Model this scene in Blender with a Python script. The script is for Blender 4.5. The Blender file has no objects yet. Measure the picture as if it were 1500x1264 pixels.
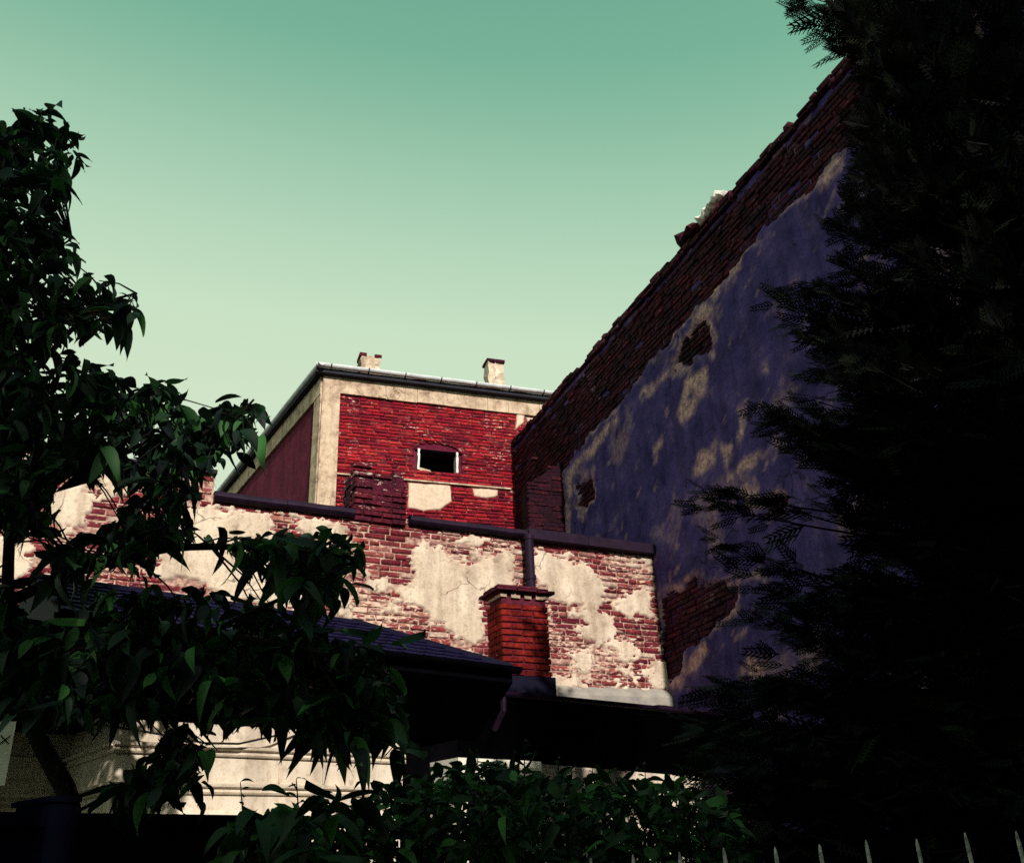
import bpy, bmesh, math, random
import numpy as np
from mathutils import Matrix, Vector

random.seed(7)
RNG = np.random.default_rng(11)
SC = bpy.context.scene
COL = SC.collection

# ------------------------------------------------------------------ camera
FPX, PITCH, ROLL = 1350.0, math.radians(25.5), math.radians(2.6)
EYE = np.array([0.0, 0.0, 1.65])
_R = np.array([1.0, 0, 0])
_F = np.array([0, math.cos(PITCH), math.sin(PITCH)])
_U = np.array([0, -math.sin(PITCH), math.cos(PITCH)])
CR = _R * math.cos(ROLL) - _U * math.sin(ROLL)
CU = _U * math.cos(ROLL) + _R * math.sin(ROLL)
cam = bpy.data.cameras.new('camera')
cam.sensor_fit = 'HORIZONTAL'
cam.sensor_width = 36.0
cam.lens = 36.0 * FPX / 1500.0
cam.clip_start = 0.05
cam.clip_end = 2000.0
cam_o = bpy.data.objects.new('camera', cam)
COL.objects.link(cam_o)
cam_o.matrix_world = Matrix(((CR[0], CU[0], -_F[0], EYE[0]), (CR[1], CU[1], -_F[1], EYE[1]),
                             (CR[2], CU[2], -_F[2], EYE[2]), (0, 0, 0, 1)))
SC.camera = cam_o

# ------------------------------------------------------------------ sky, sun, exposure
SUN_AZ, SUN_EL = 157.8, 29.0
world = bpy.data.worlds.new('World')
SC.world = world
world.use_nodes = True
wn = world.node_tree
wn.nodes.clear()
w_out = wn.nodes.new('ShaderNodeOutputWorld')
w_bg = wn.nodes.new('ShaderNodeBackground')
w_sky = wn.nodes.new('ShaderNodeTexSky')
w_sky.sky_type = 'NISHITA'
w_sky.sun_disc = False
w_sky.sun_elevation = math.radians(SUN_EL)
w_sky.sun_rotation = math.radians(SUN_AZ)
w_sky.air_density = 1.0
w_sky.dust_density = 0.6
w_bw = wn.nodes.new('ShaderNodeRGBToBW')
w_mr = wn.nodes.new('ShaderNodeMapRange')
w_ramp = wn.nodes.new('ShaderNodeValToRGB')
w_mul = wn.nodes.new('ShaderNodeVectorMath')
w_mul.operation = 'SCALE'
w_mul.inputs['Scale'].default_value = 10.0
w_mr.inputs['From Min'].default_value = 1.0
w_mr.inputs['From Max'].default_value = 2.4
SKY_STOPS = [(0.0, (0.12, 0.35, 0.25)), (0.14, (0.19, 0.45, 0.32)), (0.27, (0.33, 0.57, 0.41)), (0.42, (0.46, 0.67, 0.49)), (0.62, (0.58, 0.75, 0.55)), (1.0, (0.65, 0.78, 0.58))]
while len(w_ramp.color_ramp.elements) < len(SKY_STOPS):
    w_ramp.color_ramp.elements.new(0.5)
for e, (p_, c_) in zip(w_ramp.color_ramp.elements, SKY_STOPS):
    e.position = p_
    e.color = (*c_, 1)
w_bg.inputs['Strength'].default_value = 0.1
wn.links.new(w_sky.outputs[0], w_bw.inputs[0])
wn.links.new(w_bw.outputs[0], w_mr.inputs['Value'])
wn.links.new(w_mr.outputs[0], w_ramp.inputs[0])
wn.links.new(w_ramp.outputs[0], w_mul.inputs[0])
wn.links.new(w_mul.outputs[0], w_bg.inputs[0])
wn.links.new(w_bg.outputs[0], w_out.inputs[0])

sun = bpy.data.lights.new('sun', 'SUN')
sun.energy = 5.0
sun.angle = math.radians(0.5)
sun.color = (1.0, 0.92, 0.83)
sun_o = bpy.data.objects.new('sun', sun)
COL.objects.link(sun_o)
_a, _e = math.radians(SUN_AZ), math.radians(SUN_EL)
SUND = Vector((math.sin(_a) * math.cos(_e), math.cos(_a) * math.cos(_e), math.sin(_e)))
sun_o.rotation_euler = SUND.to_track_quat('Z', 'Y').to_euler()
sun_o.location = SUND * 60

vs = SC.view_settings
vs.view_transform = 'Standard'
vs.look = 'None'
vs.exposure = 0.0
vs.gamma = 1.0
SC.render.engine = 'CYCLES'
SC.cycles.use_denoising = False
SC.cycles.max_bounces = 4
SC.cycles.diffuse_bounces = 2
SC.cycles.glossy_bounces = 2
SC.cycles.transmission_bounces = 2
SC.cycles.transparent_max_bounces = 4


# ------------------------------------------------------------------ geometry helpers
def ray(x, y):
    return _F + CR * (x - 750) / FPX + CU * (632 - y) / FPX


def at_z(x, y, z):
    d = ray(x, y)
    return EYE + d * (z - EYE[2]) / d[2]


def at_y(x, y, yy):
    d = ray(x, y)
    return EYE + d * (yy - EYE[1]) / d[1]


def project(P):
    v = np.asarray(P, float) - EYE
    w = v @ _F
    return 750 + FPX * (v @ CR) / w, 632 - FPX * (v @ CU) / w, w


Z = np.array([0, 0, 1.0])


class Frame:
    """a vertical plane: u runs along it, v is height, d stands out of it towards the viewer"""

    def __init__(self, P, Q):
        P = np.array(P, float)
        t = np.array(Q, float) - P
        t[2] = 0
        self.t = t / np.linalg.norm(t)
        self.n = np.array([self.t[1], -self.t[0], 0])
        self.o = np.array([P[0], P[1], 0.0])

    def uv(self, x, y, d=0.0):
        r = ray(x, y)
        k = ((self.o + self.n * d - EYE) @ self.n) / (r @ self.n)
        p = EYE + r * k
        return ((p - self.o) @ self.t, p[2])

    def poly(self, pts, d=0.0):
        return [self.uv(x, y, d) for x, y in pts]

    def w(self, u, v, d=0.0):
        return self.o + self.t * u + Z * v + self.n * d

    def wa(self, u, v, d):
        return self.o + np.multiply.outer(u, self.t) + np.multiply.outer(v, Z) + np.multiply.outer(d, self.n)

    def mat(self, u, v, d, su, sd, sv):
        c = self.w(u, v, d)
        t, b = self.t * su, -self.n * sd
        return Matrix(((t[0], b[0], 0, c[0]), (t[1], b[1], 0, c[1]), (0, 0, sv, c[2]), (0, 0, 0, 1)))


def tag(o, label, cat, group=None):
    o['label'] = label
    o['category'] = cat
    if group:
        o['group'] = group
    return o


def thing(name, label, cat, loc, group=None):
    o = bpy.data.objects.new(name, None)
    o.empty_display_size = 0.2
    COL.objects.link(o)
    o.location = tuple(float(c) for c in loc)
    return tag(o, label, cat, group)


def adopt(o, parent):
    if parent is not None:
        o.parent = parent
        p = parent
        while p.parent is not None:
            p = p.parent
        if parent.type == 'EMPTY':
            o.matrix_parent_inverse = Matrix.Translation(-parent.location)
    return o


def link(name, me, mat, parent=None, kind=None):
    o = bpy.data.objects.new(name, me)
    if mat is not None and not me.materials:
        me.materials.append(mat)
    COL.objects.link(o)
    adopt(o, parent)
    if kind:
        o['kind'] = kind
    return o


def fast_mesh(name, V, Fq, smooth=False):
    """V (n,3), Fq (m,k): all faces with k corners"""
    V = np.asarray(V, np.float32)
    Fq = np.asarray(Fq, np.int32)
    me = bpy.data.meshes.new(name)
    me.vertices.add(len(V))
    me.vertices.foreach_set('co', V.ravel())
    m, k = Fq.shape
    me.loops.add(m * k)
    me.loops.foreach_set('vertex_index', Fq.ravel())
    me.polygons.add(m)
    me.polygons.foreach_set('loop_start', np.arange(0, m * k, k, dtype=np.int32))
    if smooth:
        me.polygons.foreach_set('use_smooth', np.ones(m, bool))
    me.update(calc_edges=True)
    return me


class MB:
    def __init__(self):
        self.v = []
        self.f = []

    def add(self, vs_, fs_):
        k = len(self.v)
        self.v += [tuple(map(float, p)) for p in vs_]
        self.f += [tuple(i + k for i in f) for f in fs_]
        return self

    def fbox(self, fr, u0, u1, v0, v1, d0, d1):
        P = [fr.w(u, v, d) for d in (d0, d1) for v in (v0, v1) for u in (u0, u1)]
        return self.add(P, [(0, 2, 3, 1), (4, 5, 7, 6), (0, 1, 5, 4), (2, 6, 7, 3), (0, 4, 6, 2), (1, 3, 7, 5)])

    def prism(self, fr, poly, d0, d1):
        n = len(poly)
        A = sum(poly[i][0] * poly[(i + 1) % n][1] - poly[(i + 1) % n][0] * poly[i][1] for i in range(n))
        if A < 0:
            poly = poly[::-1]
        P = [fr.w(u, v, d0) for u, v in poly] + [fr.w(u, v, d1) for u, v in poly]
        F = [tuple(range(n, 2 * n)), tuple(range(n - 1, -1, -1))]
        F += [(i, (i + 1) % n, (i + 1) % n + n, i + n) for i in range(n)]
        return self.add(P, F)

    def hexa(self, P):
        return self.add(P, [(0, 3, 2, 1), (4, 5, 6, 7), (0, 1, 5, 4), (1, 2, 6, 5), (2, 3, 7, 6), (3, 0, 4, 7)])

    def tube(self, pts, rad, n=10, cap=True):
        pts = [np.array(p, float) for p in pts]
        if not hasattr(rad, '__len__'):
            rad = [rad] * len(pts)
        rings = []
        a = None
        for i, p in enumerate(pts):
            t = pts[min(i + 1, len(pts) - 1)] - pts[max(i - 1, 0)]
            t = t / (np.linalg.norm(t) + 1e-9)
            if a is None:
                a = np.cross(t, [0.3, 0.5, 0.81] if abs(t[2]) < 0.9 else [1, 0, 0])
            a = a - t * (a @ t)
            a = a / (np.linalg.norm(a) + 1e-9)
            b = np.cross(t, a)
            rings.append([p + rad[i] * (a * math.cos(k * 2 * math.pi / n) + b * math.sin(k * 2 * math.pi / n)) for k in range(n)])
        V = [q for r in rings for q in r]
        F = []
        for i in range(len(pts) - 1):
            for k in range(n):
                F.append((i * n + k, i * n + (k + 1) % n, (i + 1) * n + (k + 1) % n, (i + 1) * n + k))
        if cap:
            F.append(tuple(range(n - 1, -1, -1)))
            F.append(tuple((len(pts) - 1) * n + k for k in range(n)))
        return self.add(V, F)

    def sweep(self, fr, u0, u1, prof, nseg=1, wob=0.0):
        """profile of (d, v) points swept along u in a frame"""
        n = len(prof)
        V, F = [], []
        for i in range(nseg + 1):
            u = u0 + (u1 - u0) * i / nseg
            j = random.uniform(-wob, wob)
            V += [fr.w(u, v + j, d) for d, v in prof]
        for i in range(nseg):
            for k in range(n):
                F.append((i * n + k, (i + 1) * n + k, (i + 1) * n + (k + 1) % n, i * n + (k + 1) % n))
        F.append(tuple(range(n)))
        F.append(tuple(nseg * n + k for k in range(n - 1, -1, -1)))
        return self.add(V, F)

    def build(self, name, mat, parent=None, kind=None, smooth=False):
        me = bpy.data.meshes.new(name)
        me.from_pydata(self.v, [], self.f)
        if smooth:
            me.polygons.foreach_set('use_smooth', [True] * len(me.polygons))
            try:
                me.set_sharp_from_angle(angle=math.radians(40))
            except Exception:
                pass
        me.update()
        return link(name, me, mat, parent, kind)


# ------------------------------------------------------------------ noise on arrays
def _hash(ix, iy, s):
    h = (ix.astype(np.int64) * 374761393 + iy.astype(np.int64) * 668265263 + s * 2147483647) & 0xffffffff
    h = ((h ^ (h >> 13)) * 1274126177) & 0xffffffff
    return ((h ^ (h >> 16)) & 0xffff) / 65535.0


def vnoise(x, y, s=0):
    x0, y0 = np.floor(x), np.floor(y)
    fx, fy = x - x0, y - y0
    fx, fy = fx * fx * (3 - 2 * fx), fy * fy * (3 - 2 * fy)
    a, b = _hash(x0, y0, s), _hash(x0 + 1, y0, s)
    c, d = _hash(x0, y0 + 1, s), _hash(x0 + 1, y0 + 1, s)
    return (a + (b - a) * fx) * (1 - fy) + (c + (d - c) * fx) * fy


def fbm(x, y, s=0, octv=4):
    r, a, t = 0, 1.0, 0
    for i in range(octv):
        r = r + a * vnoise(x * 2 ** i + 17 * i, y * 2 ** i - 9 * i, s + i)
        t += a
        a *= 0.55
    return r / t * 2 - 1


def inpoly(x, y, poly):
    x, y = np.asarray(x, float), np.asarray(y, float)
    r = np.zeros(x.shape, bool)
    n = len(poly)
    for i in range(n):
        x0, y0 = poly[i]
        x1, y1 = poly[(i + 1) % n]
        if y0 == y1:
            continue
        c = ((y0 > y) != (y1 > y)) & (x < (x1 - x0) * (y - y0) / (y1 - y0) + x0)
        r ^= c
    return r


def sdist(x, y, poly):
    d = np.full(np.shape(x), 1e9)
    n = len(poly)
    for i in range(n):
        x0, y0 = poly[i]
        x1, y1 = poly[(i + 1) % n]
        ex, ey = x1 - x0, y1 - y0
        k = np.clip(((x - x0) * ex + (y - y0) * ey) / (ex * ex + ey * ey + 1e-12), 0, 1)
        d = np.minimum(d, np.hypot(x - x0 - k * ex, y - y0 - k * ey))
    return np.where(inpoly(x, y, poly), d, -d)


# ------------------------------------------------------------------ materials
def newmat(name):
    m = bpy.data.materials.new(name)
    m.use_nodes = True
    nt = m.node_tree
    return m, nt, nt.nodes['Principled BSDF']


def node(nt, typ, **kw):
    n = nt.nodes.new(typ)
    for k, v in kw.items():
        setattr(n, k, v)
    return n


def noise_node(nt, scale, detail=5, rough=0.6, stretch=None, coord='world'):
    if coord == 'world':
        src = nt.nodes.new('ShaderNodeNewGeometry').outputs['Position']
    else:
        src = nt.nodes.new('ShaderNodeTexCoord').outputs['Object']
    if stretch:
        mp = nt.nodes.new('ShaderNodeMapping')
        mp.inputs['Scale'].default_value = stretch
        nt.links.new(src, mp.inputs[0])
        src = mp.outputs[0]
    n = nt.nodes.new('ShaderNodeTexNoise')
    n.inputs['Scale'].default_value = scale
    n.inputs['Detail'].default_value = detail
    n.inputs['Roughness'].default_value = rough
    nt.links.new(src, n.inputs['Vector'])
    return n.outputs['Fac']


def ramp(nt, fac, stops):
    r = nt.nodes.new('ShaderNodeValToRGB')
    while len(r.color_ramp.elements) < len(stops):
        r.color_ramp.elements.new(0.5)
    for e, (p_, c_) in zip(r.color_ramp.elements, stops):
        e.position = p_
        e.color = (*c_, 1)
    nt.links.new(fac, r.inputs[0])
    return r.outputs[0]


def mixc(nt, fac, a, b, mode='MIX'):
    m = nt.nodes.new('ShaderNodeMix')
    m.data_type = 'RGBA'
    m.blend_type = mode
    ins = [s for s in m.inputs if s.type == 'RGBA']
    fi = m.inputs[0]
    for s, v in ((fi, fac), (ins[0], a), (ins[1], b)):
        if isinstance(v, (int, float)):
            s.default_value = v
        elif isinstance(v, tuple):
            s.default_value = (*v, 1)
        else:
            nt.links.new(v, s)
    return [s for s in m.outputs if s.type == 'RGBA'][0]


def bump(nt, bsdf, h, strength=0.5, dist=0.01):
    b = nt.nodes.new('ShaderNodeBump')
    b.inputs['Strength'].default_value = strength
    b.inputs['Distance'].default_value = dist
    nt.links.new(h, b.inputs['Height'])
    nt.links.new(b.outputs[0], bsdf.inputs['Normal'])


def simple_mat(name, c0, c1=None, scale=8.0, rough=0.8, metal=0.0, bstr=0.3, bdist=0.01, spec=0.3, stretch=None):
    m, nt, b = newmat(name)
    c1 = c1 or tuple(x * 0.6 for x in c0)
    f = noise_node(nt, scale, stretch=stretch)
    nt.links.new(ramp(nt, f, [(0.32, c1), (0.68, c0)]), b.inputs['Base Color'])
    b.inputs['Roughness'].default_value = rough
    b.inputs['Metallic'].default_value = metal
    b.inputs['Specular IOR Level'].default_value = spec
    if bstr:
        bump(nt, b, noise_node(nt, scale * 6, 2), bstr, bdist)
    return m


def brick_mat(name, cols, lime=(0.62, 0.5, 0.36), lime_lo=0.62, lime_hi=0.72, soot=0.5, patch=0.55, broad=0.6):
    m, nt, b = newmat(name)
    oi = nt.nodes.new('ShaderNodeObjectInfo')
    at = node(nt, 'ShaderNodeAttribute', attribute_name='rnd')
    s = node(nt, 'ShaderNodeMath', operation='ADD')
    nt.links.new(oi.outputs['Random'], s.inputs[0])
    nt.links.new(at.outputs['Fac'], s.inputs[1])
    fr = node(nt, 'ShaderNodeMath', operation='FRACT')
    nt.links.new(s.outputs[0], fr.inputs[0])
    base = ramp(nt, fr.outputs[0], [(i / max(1, len(cols) - 1), c) for i, c in enumerate(cols)])
    n1 = noise_node(nt, 22, 4)
    dark = ramp(nt, n1, [(0.35, (soot, soot, soot)), (0.65, (1, 1, 1))])
    base = mixc(nt, 1.0, base, dark, 'MULTIPLY')
    nb = noise_node(nt, 2.3, 4, 0.6)
    base = mixc(nt, 1.0, base, ramp(nt, nb, [(0.36, (broad, broad, broad * 1.1)), (0.58, (1, 1, 1))]), 'MULTIPLY')
    n2 = noise_node(nt, 9, 4, 0.7, stretch=(1, 1, 3.2))
    n3 = noise_node(nt, 1.3, 2, 0.5)
    ml = node(nt, 'ShaderNodeMath', operation='MULTIPLY_ADD')
    nt.links.new(n3, ml.inputs[0])
    ml.inputs[1].default_value = patch
    ad = node(nt, 'ShaderNodeMath', operation='ADD')
    ml.inputs[2].default_value = -0.5 * patch
    nt.links.new(ml.outputs[0], ad.inputs[0])
    nt.links.new(n2, ad.inputs[1])
    lf = ramp(nt, ad.outputs[0], [(lime_lo, (0, 0, 0)), (lime_hi, (1, 1, 1))])
    col = mixc(nt, lf, base, lime)
    nt.links.new(col, b.inputs['Base Color'])
    b.inputs['Roughness'].default_value = 0.9
    b.inputs['Specular IOR Level'].default_value = 0.15
    bump(nt, b, noise_node(nt, 90, 2), 0.6, 0.006)
    return m


def plaster_mat(name, stops, tone_cols=None, scale=3.0, fine=60, bstr=0.5, cracks=0.0):
    """stops: colours over broad noise; tone_cols: colours mixed in by the 'tone' attribute"""
    m, nt, b = newmat(name)
    f = noise_node(nt, scale, 5, 0.65)
    col = ramp(nt, f, stops)
    f2 = noise_node(nt, scale * 9, 5, 0.7)
    sp = ramp(nt, f2, [(0.3, (0.62, 0.58, 0.55)), (0.5, (1, 1, 1))])
    col = mixc(nt, 0.8, col, sp, 'MULTIPLY')
    dr = noise_node(nt, 1.0, 4, 0.6, stretch=(5.5, 5.5, 0.7))
    col = mixc(nt, 0.6, col, ramp(nt, dr, [(0.38, (0.60, 0.57, 0.56)), (0.55, (1, 1, 1))]), 'MULTIPLY')
    if cracks:
        gp_ = nt.nodes.new('ShaderNodeNewGeometry')
        nz = nt.nodes.new('ShaderNodeTexNoise')
        nz.inputs['Scale'].default_value = 2.5
        nz.inputs['Detail'].default_value = 3
        nt.links.new(gp_.outputs['Position'], nz.inputs['Vector'])
        va = node(nt, 'ShaderNodeVectorMath', operation='MULTIPLY_ADD')
        va.inputs[1].default_value = (0.7, 0.7, 0.7)
        nt.links.new(nz.outputs['Color'], va.inputs[0])
        nt.links.new(gp_.outputs['Position'], va.inputs[2])
        vo = nt.nodes.new('ShaderNodeTexVoronoi')
        vo.feature = 'DISTANCE_TO_EDGE'
        vo.inputs['Scale'].default_value = cracks
        nt.links.new(va.outputs[0], vo.inputs['Vector'])
        ck = ramp(nt, vo.outputs['Distance'], [(0.0, (0.3, 0.26, 0.25)), (0.016, (1, 1, 1))])
        gate = ramp(nt, noise_node(nt, 1.1, 2), [(0.48, (0, 0, 0)), (0.56, (1, 1, 1))])
        col = mixc(nt, gate, col, mixc(nt, 1.0, col, ck, 'MULTIPLY'))
    if tone_cols:
        at = node(nt, 'ShaderNodeAttribute', attribute_name='tone')
        f3 = noise_node(nt, 14, 5)
        t2 = ramp(nt, f3, [(0.35, tone_cols[0]), (0.65, tone_cols[1])])
        col = mixc(nt, at.outputs['Fac'], col, t2)
    nt.links.new(col, b.inputs['Base Color'])
    b.inputs['Roughness'].default_value = 0.92
    b.inputs['Specular IOR Level'].default_value = 0.12
    bump(nt, b, noise_node(nt, fine, 3, 0.7), bstr, 0.01)
    return m


def leaf_mat(name, c_dark, c_light, gloss=0.42):
    m, nt, b = newmat(name)
    oi = nt.nodes.new('ShaderNodeObjectInfo')
    at = node(nt, 'ShaderNodeAttribute', attribute_name='rnd')
    s = node(nt, 'ShaderNodeMath', operation='ADD')
    nt.links.new(oi.outputs['Random'], s.inputs[0])
    nt.links.new(at.outputs['Fac'], s.inputs[1])
    fr = node(nt, 'ShaderNodeMath', operation='FRACT')
    nt.links.new(s.outputs[0], fr.inputs[0])
    col = ramp(nt, fr.outputs[0], [(0.0, c_dark), (0.72, tuple(p * 0.82 + q * 0.18 for p, q in zip(c_dark, c_light))), (1.0, c_light)])
    nt.links.new(col, b.inputs['Base Color'])
    b.inputs['Roughness'].default_value = gloss
    b.inputs['Specular IOR Level'].default_value = 0.16
    tr = nt.nodes.new('ShaderNodeBsdfTranslucent')
    nt.links.new(col, tr.inputs[0])
    mx = nt.nodes.new('ShaderNodeMixShader')
    mx.inputs[0].default_value = 0.22
    nt.links.new(b.outputs[0], mx.inputs[1])
    nt.links.new(tr.outputs[0], mx.inputs[2])
    nt.links.new(mx.outputs[0], nt.nodes['Material Output'].inputs[0])
    return m


CREAM = (0.62, 0.50, 0.34)
M = {}
M['brick_low'] = brick_mat('brick weathered', [(0.17, 0.018, 0.03), (0.27, 0.035, 0.045), (0.14, 0.014, 0.03), (0.34, 0.065, 0.06), (0.21, 0.024, 0.04), (0.28, 0.05, 0.055), (0.42, 0.16, 0.13), (0.66, 0.52, 0.42)], lime=(0.64, 0.47, 0.37), lime_lo=0.545, lime_hi=0.63, broad=0.75)
M['brick_red'] = brick_mat('brick red', [(0.38, 0.010, 0.022), (0.28, 0.009, 0.024), (0.46, 0.020, 0.028), (0.33, 0.011, 0.03), (0.14, 0.007, 0.022), (0.24, 0.009, 0.024), (0.50, 0.045, 0.04)], lime=(0.6, 0.36, 0.32), lime_lo=0.64, lime_hi=0.71, soot=0.55, broad=0.72)
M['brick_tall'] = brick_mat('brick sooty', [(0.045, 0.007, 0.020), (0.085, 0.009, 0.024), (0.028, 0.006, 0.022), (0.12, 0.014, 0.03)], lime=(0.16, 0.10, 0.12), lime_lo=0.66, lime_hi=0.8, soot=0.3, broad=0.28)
M['brick_pier_dark'] = brick_mat('darker pier brick', [(0.028, 0.004, 0.012), (0.06, 0.007, 0.016), (0.018, 0.004, 0.014), (0.085, 0.010, 0.02)], lime=(0.2, 0.1, 0.1), lime_lo=0.70, lime_hi=0.8, soot=0.25)
M['brick_orange'] = brick_mat('brick chimney', [(0.32, 0.016, 0.010), (0.22, 0.012, 0.011), (0.38, 0.026, 0.014), (0.16, 0.010, 0.012)], lime_lo=0.72, lime_hi=0.78, soot=0.4, broad=0.4)
M['brick_dark'] = brick_mat('brick old stack', [(0.11, 0.010, 0.026), (0.15, 0.013, 0.03), (0.07, 0.008, 0.026), (0.20, 0.02, 0.035)], lime=(0.5, 0.36, 0.32), lime_lo=0.64, lime_hi=0.70, soot=0.3)
M['cap_brick'] = brick_mat('brick cap', [(0.11, 0.014, 0.035), (0.15, 0.02, 0.04)], lime_lo=0.68, lime_hi=0.76)
M['plaster_low'] = plaster_mat('lime plaster', [(0.28, (0.36, 0.27, 0.20)), (0.42, (0.60, 0.48, 0.37)), (0.56, (0.70, 0.58, 0.46)), (0.72, (0.76, 0.65, 0.52))], tone_cols=[(0.16, 0.045, 0.05), (0.60, 0.42, 0.33)], scale=2.2, bstr=0.8, cracks=1.1)
M['mortar_red'] = plaster_mat('mortar', [(0.45, (0.10, 0.008, 0.016)), (0.58, (0.17, 0.03, 0.035)), (0.70, (0.55, 0.36, 0.30))], tone_cols=[(0.54, 0.41, 0.31), (0.68, 0.54, 0.42)], scale=9)
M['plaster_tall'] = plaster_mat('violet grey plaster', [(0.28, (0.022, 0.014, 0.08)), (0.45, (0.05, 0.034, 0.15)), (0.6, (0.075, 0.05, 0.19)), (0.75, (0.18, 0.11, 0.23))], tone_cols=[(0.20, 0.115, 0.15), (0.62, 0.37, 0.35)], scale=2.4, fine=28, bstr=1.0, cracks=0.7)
M['band'] = plaster_mat('render band', [(0.32, (0.27, 0.19, 0.14)), (0.5, (0.55, 0.41, 0.30)), (0.68, (0.66, 0.53, 0.41))], scale=4.5, cracks=2.0)
M['red_paint'] = plaster_mat('red painted render', [(0.3, (0.08, 0.008, 0.028)), (0.5, (0.12, 0.012, 0.036)), (0.7, (0.16, 0.02, 0.05))], scale=2)
M['zinc'] = simple_mat('zinc gutter', (0.78, 0.80, 0.82), (0.5, 0.53, 0.57), 5, 0.5, 0.1, 0.15)
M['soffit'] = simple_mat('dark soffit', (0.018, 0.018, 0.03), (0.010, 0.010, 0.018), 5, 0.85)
M['coping'] = simple_mat('dark sheet metal', (0.022, 0.009, 0.026), (0.010, 0.005, 0.014), 7, 0.6, 0.0, 0.2, spec=0.10)
M['slate'] = simple_mat('violet slate', (0.013, 0.009, 0.042), (0.007, 0.005, 0.024), 12, 0.75, spec=0.04)
M['roof'] = simple_mat('roofing', (0.03, 0.02, 0.03), None, 5, 0.9)
M['flash'] = simple_mat('lead flashing', (0.008, 0.007, 0.022), None, 8, 0.7, 0.0, spec=0.06)
M['house'] = plaster_mat('cream render', [(0.3, (0.56, 0.46, 0.35)), (0.5, (0.68, 0.59, 0.47)), (0.7, (0.74, 0.66, 0.55))], scale=1.8, fine=80, bstr=0.3)
M['trim'] = simple_mat('white trim', (0.8, 0.76, 0.66), (0.62, 0.57, 0.46), 6, 0.8)
M['timber'] = simple_mat('dark timber and eave shade', (0.0022, 0.002, 0.003), None, 5, 1.0, spec=0.0)  # near-black for timber parts, and for shade under the eaves put in as colour
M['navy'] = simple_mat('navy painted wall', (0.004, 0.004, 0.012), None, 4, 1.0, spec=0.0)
M['iron'] = simple_mat('grey iron', (0.55, 0.50, 0.48), (0.10, 0.09, 0.10), 60, 0.5, 0.1)
M['bark'] = simple_mat('dark bark', (0.014, 0.011, 0.010), (0.006, 0.005, 0.005), 25, 0.95, bstr=0.8, bdist=0.02, spec=0.1)
M['leaf'] = leaf_mat('broad leaf', (0.004, 0.008, 0.010), (0.045, 0.15, 0.035), gloss=0.55)
M['hedge'] = leaf_mat('hedge leaf', (0.004, 0.012, 0.007), (0.045, 0.13, 0.03), gloss=0.55)
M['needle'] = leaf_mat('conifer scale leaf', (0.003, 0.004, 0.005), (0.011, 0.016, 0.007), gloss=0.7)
M['ground'] = simple_mat('packed earth', (0.06, 0.05, 0.045), None, 1.5, 0.95, spec=0.1)
M['black'] = simple_mat('unlit room', (0.004, 0.004, 0.005), None, 3, 1.0, bstr=0, spec=0.0)
M['concrete'] = simple_mat('grey mortar ledge', (0.34, 0.31, 0.27), (0.22, 0.20, 0.19), 6, 0.9)
M['white'] = simple_mat('white lime', (0.82, 0.79, 0.74), (0.6, 0.55, 0.5), 12, 0.9)
M['cable'] = simple_mat('black cable', (0.012, 0.012, 0.012), None, 5, 0.6)
M['street'] = plaster_mat('dull render', [(0.3, (0.16, 0.14, 0.13)), (0.6, (0.22, 0.2, 0.18))], scale=0.7)


# ------------------------------------------------------------------ bricks
def brick_meshes(name, mat, k=6):
    out = []
    for i in range(k):
        V = []
        j = lambda s: random.uniform(-s, s)
        for y, ins in ((0.5, 0), (-0.34, 0), (-0.5, 1)):
            for sx, sz in ((-1, -1), (1, -1), (1, 1), (-1, 1)):
                cx = 0.5 - ins * random.uniform(0.015, 0.06)
                cz = 0.5 - ins * random.uniform(0.05, 0.2)
                V.append((sx * cx + j(0.012), y + j(0.03) * ins, sz * cz + j(0.035)))
        F = [(8, 9, 10, 11)]
        for a in (0, 4):
            for q in range(4):
                F.append((a + q, a + (q + 1) % 4, a + 4 + (q + 1) % 4, a + 4 + q))
        F.append((3, 2, 1, 0))
        me = bpy.data.meshes.new(name)
        me.from_pydata(V, [], F)
        me.materials.append(mat)
        me.update()
        out.append(me)
    return out


def courses(u0, u1, v0, v1, bl, bh, jt, keep, d_face=0.0, depth=0.10, jd=0.006, ju=0.006):
    out = []
    nrow = int((v1 - v0) / (bh + jt))
    for r in range(nrow):
        v = v0 + r * (bh + jt)
        u = u0 - random.random() * bl if r % 3 else u0 - (r % 2) * bl * 0.5
        while u < u1:
            L = (bl if random.random() < 0.72 else bl * 0.5 - jt * 0.5) * random.uniform(0.97, 1.03)
            a, b_ = max(u, u0), min(u + L, u1)
            if b_ - a > 0.05:
                d = d_face + random.uniform(-jd, jd)
                if random.random() < 0.05:
                    d -= 0.02
                out.append((a, b_, v + random.uniform(-1, 1) * 0.005, v + bh + random.uniform(-1, 1) * 0.005, d - depth, d))
            u += L + jt
    if not out:
        return out
    A = np.array(out)
    ok = keep((A[:, 0] + A[:, 1]) / 2, (A[:, 2] + A[:, 3]) / 2, A[:, 1] - A[:, 0])
    return [o_ for o_, k_ in zip(out, ok) if k_]


def field_min(field, u, v, L, e=0.45):
    return np.minimum(np.minimum(field(u - L * e, v), field(u, v)), field(u + L * e, v))


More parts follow.
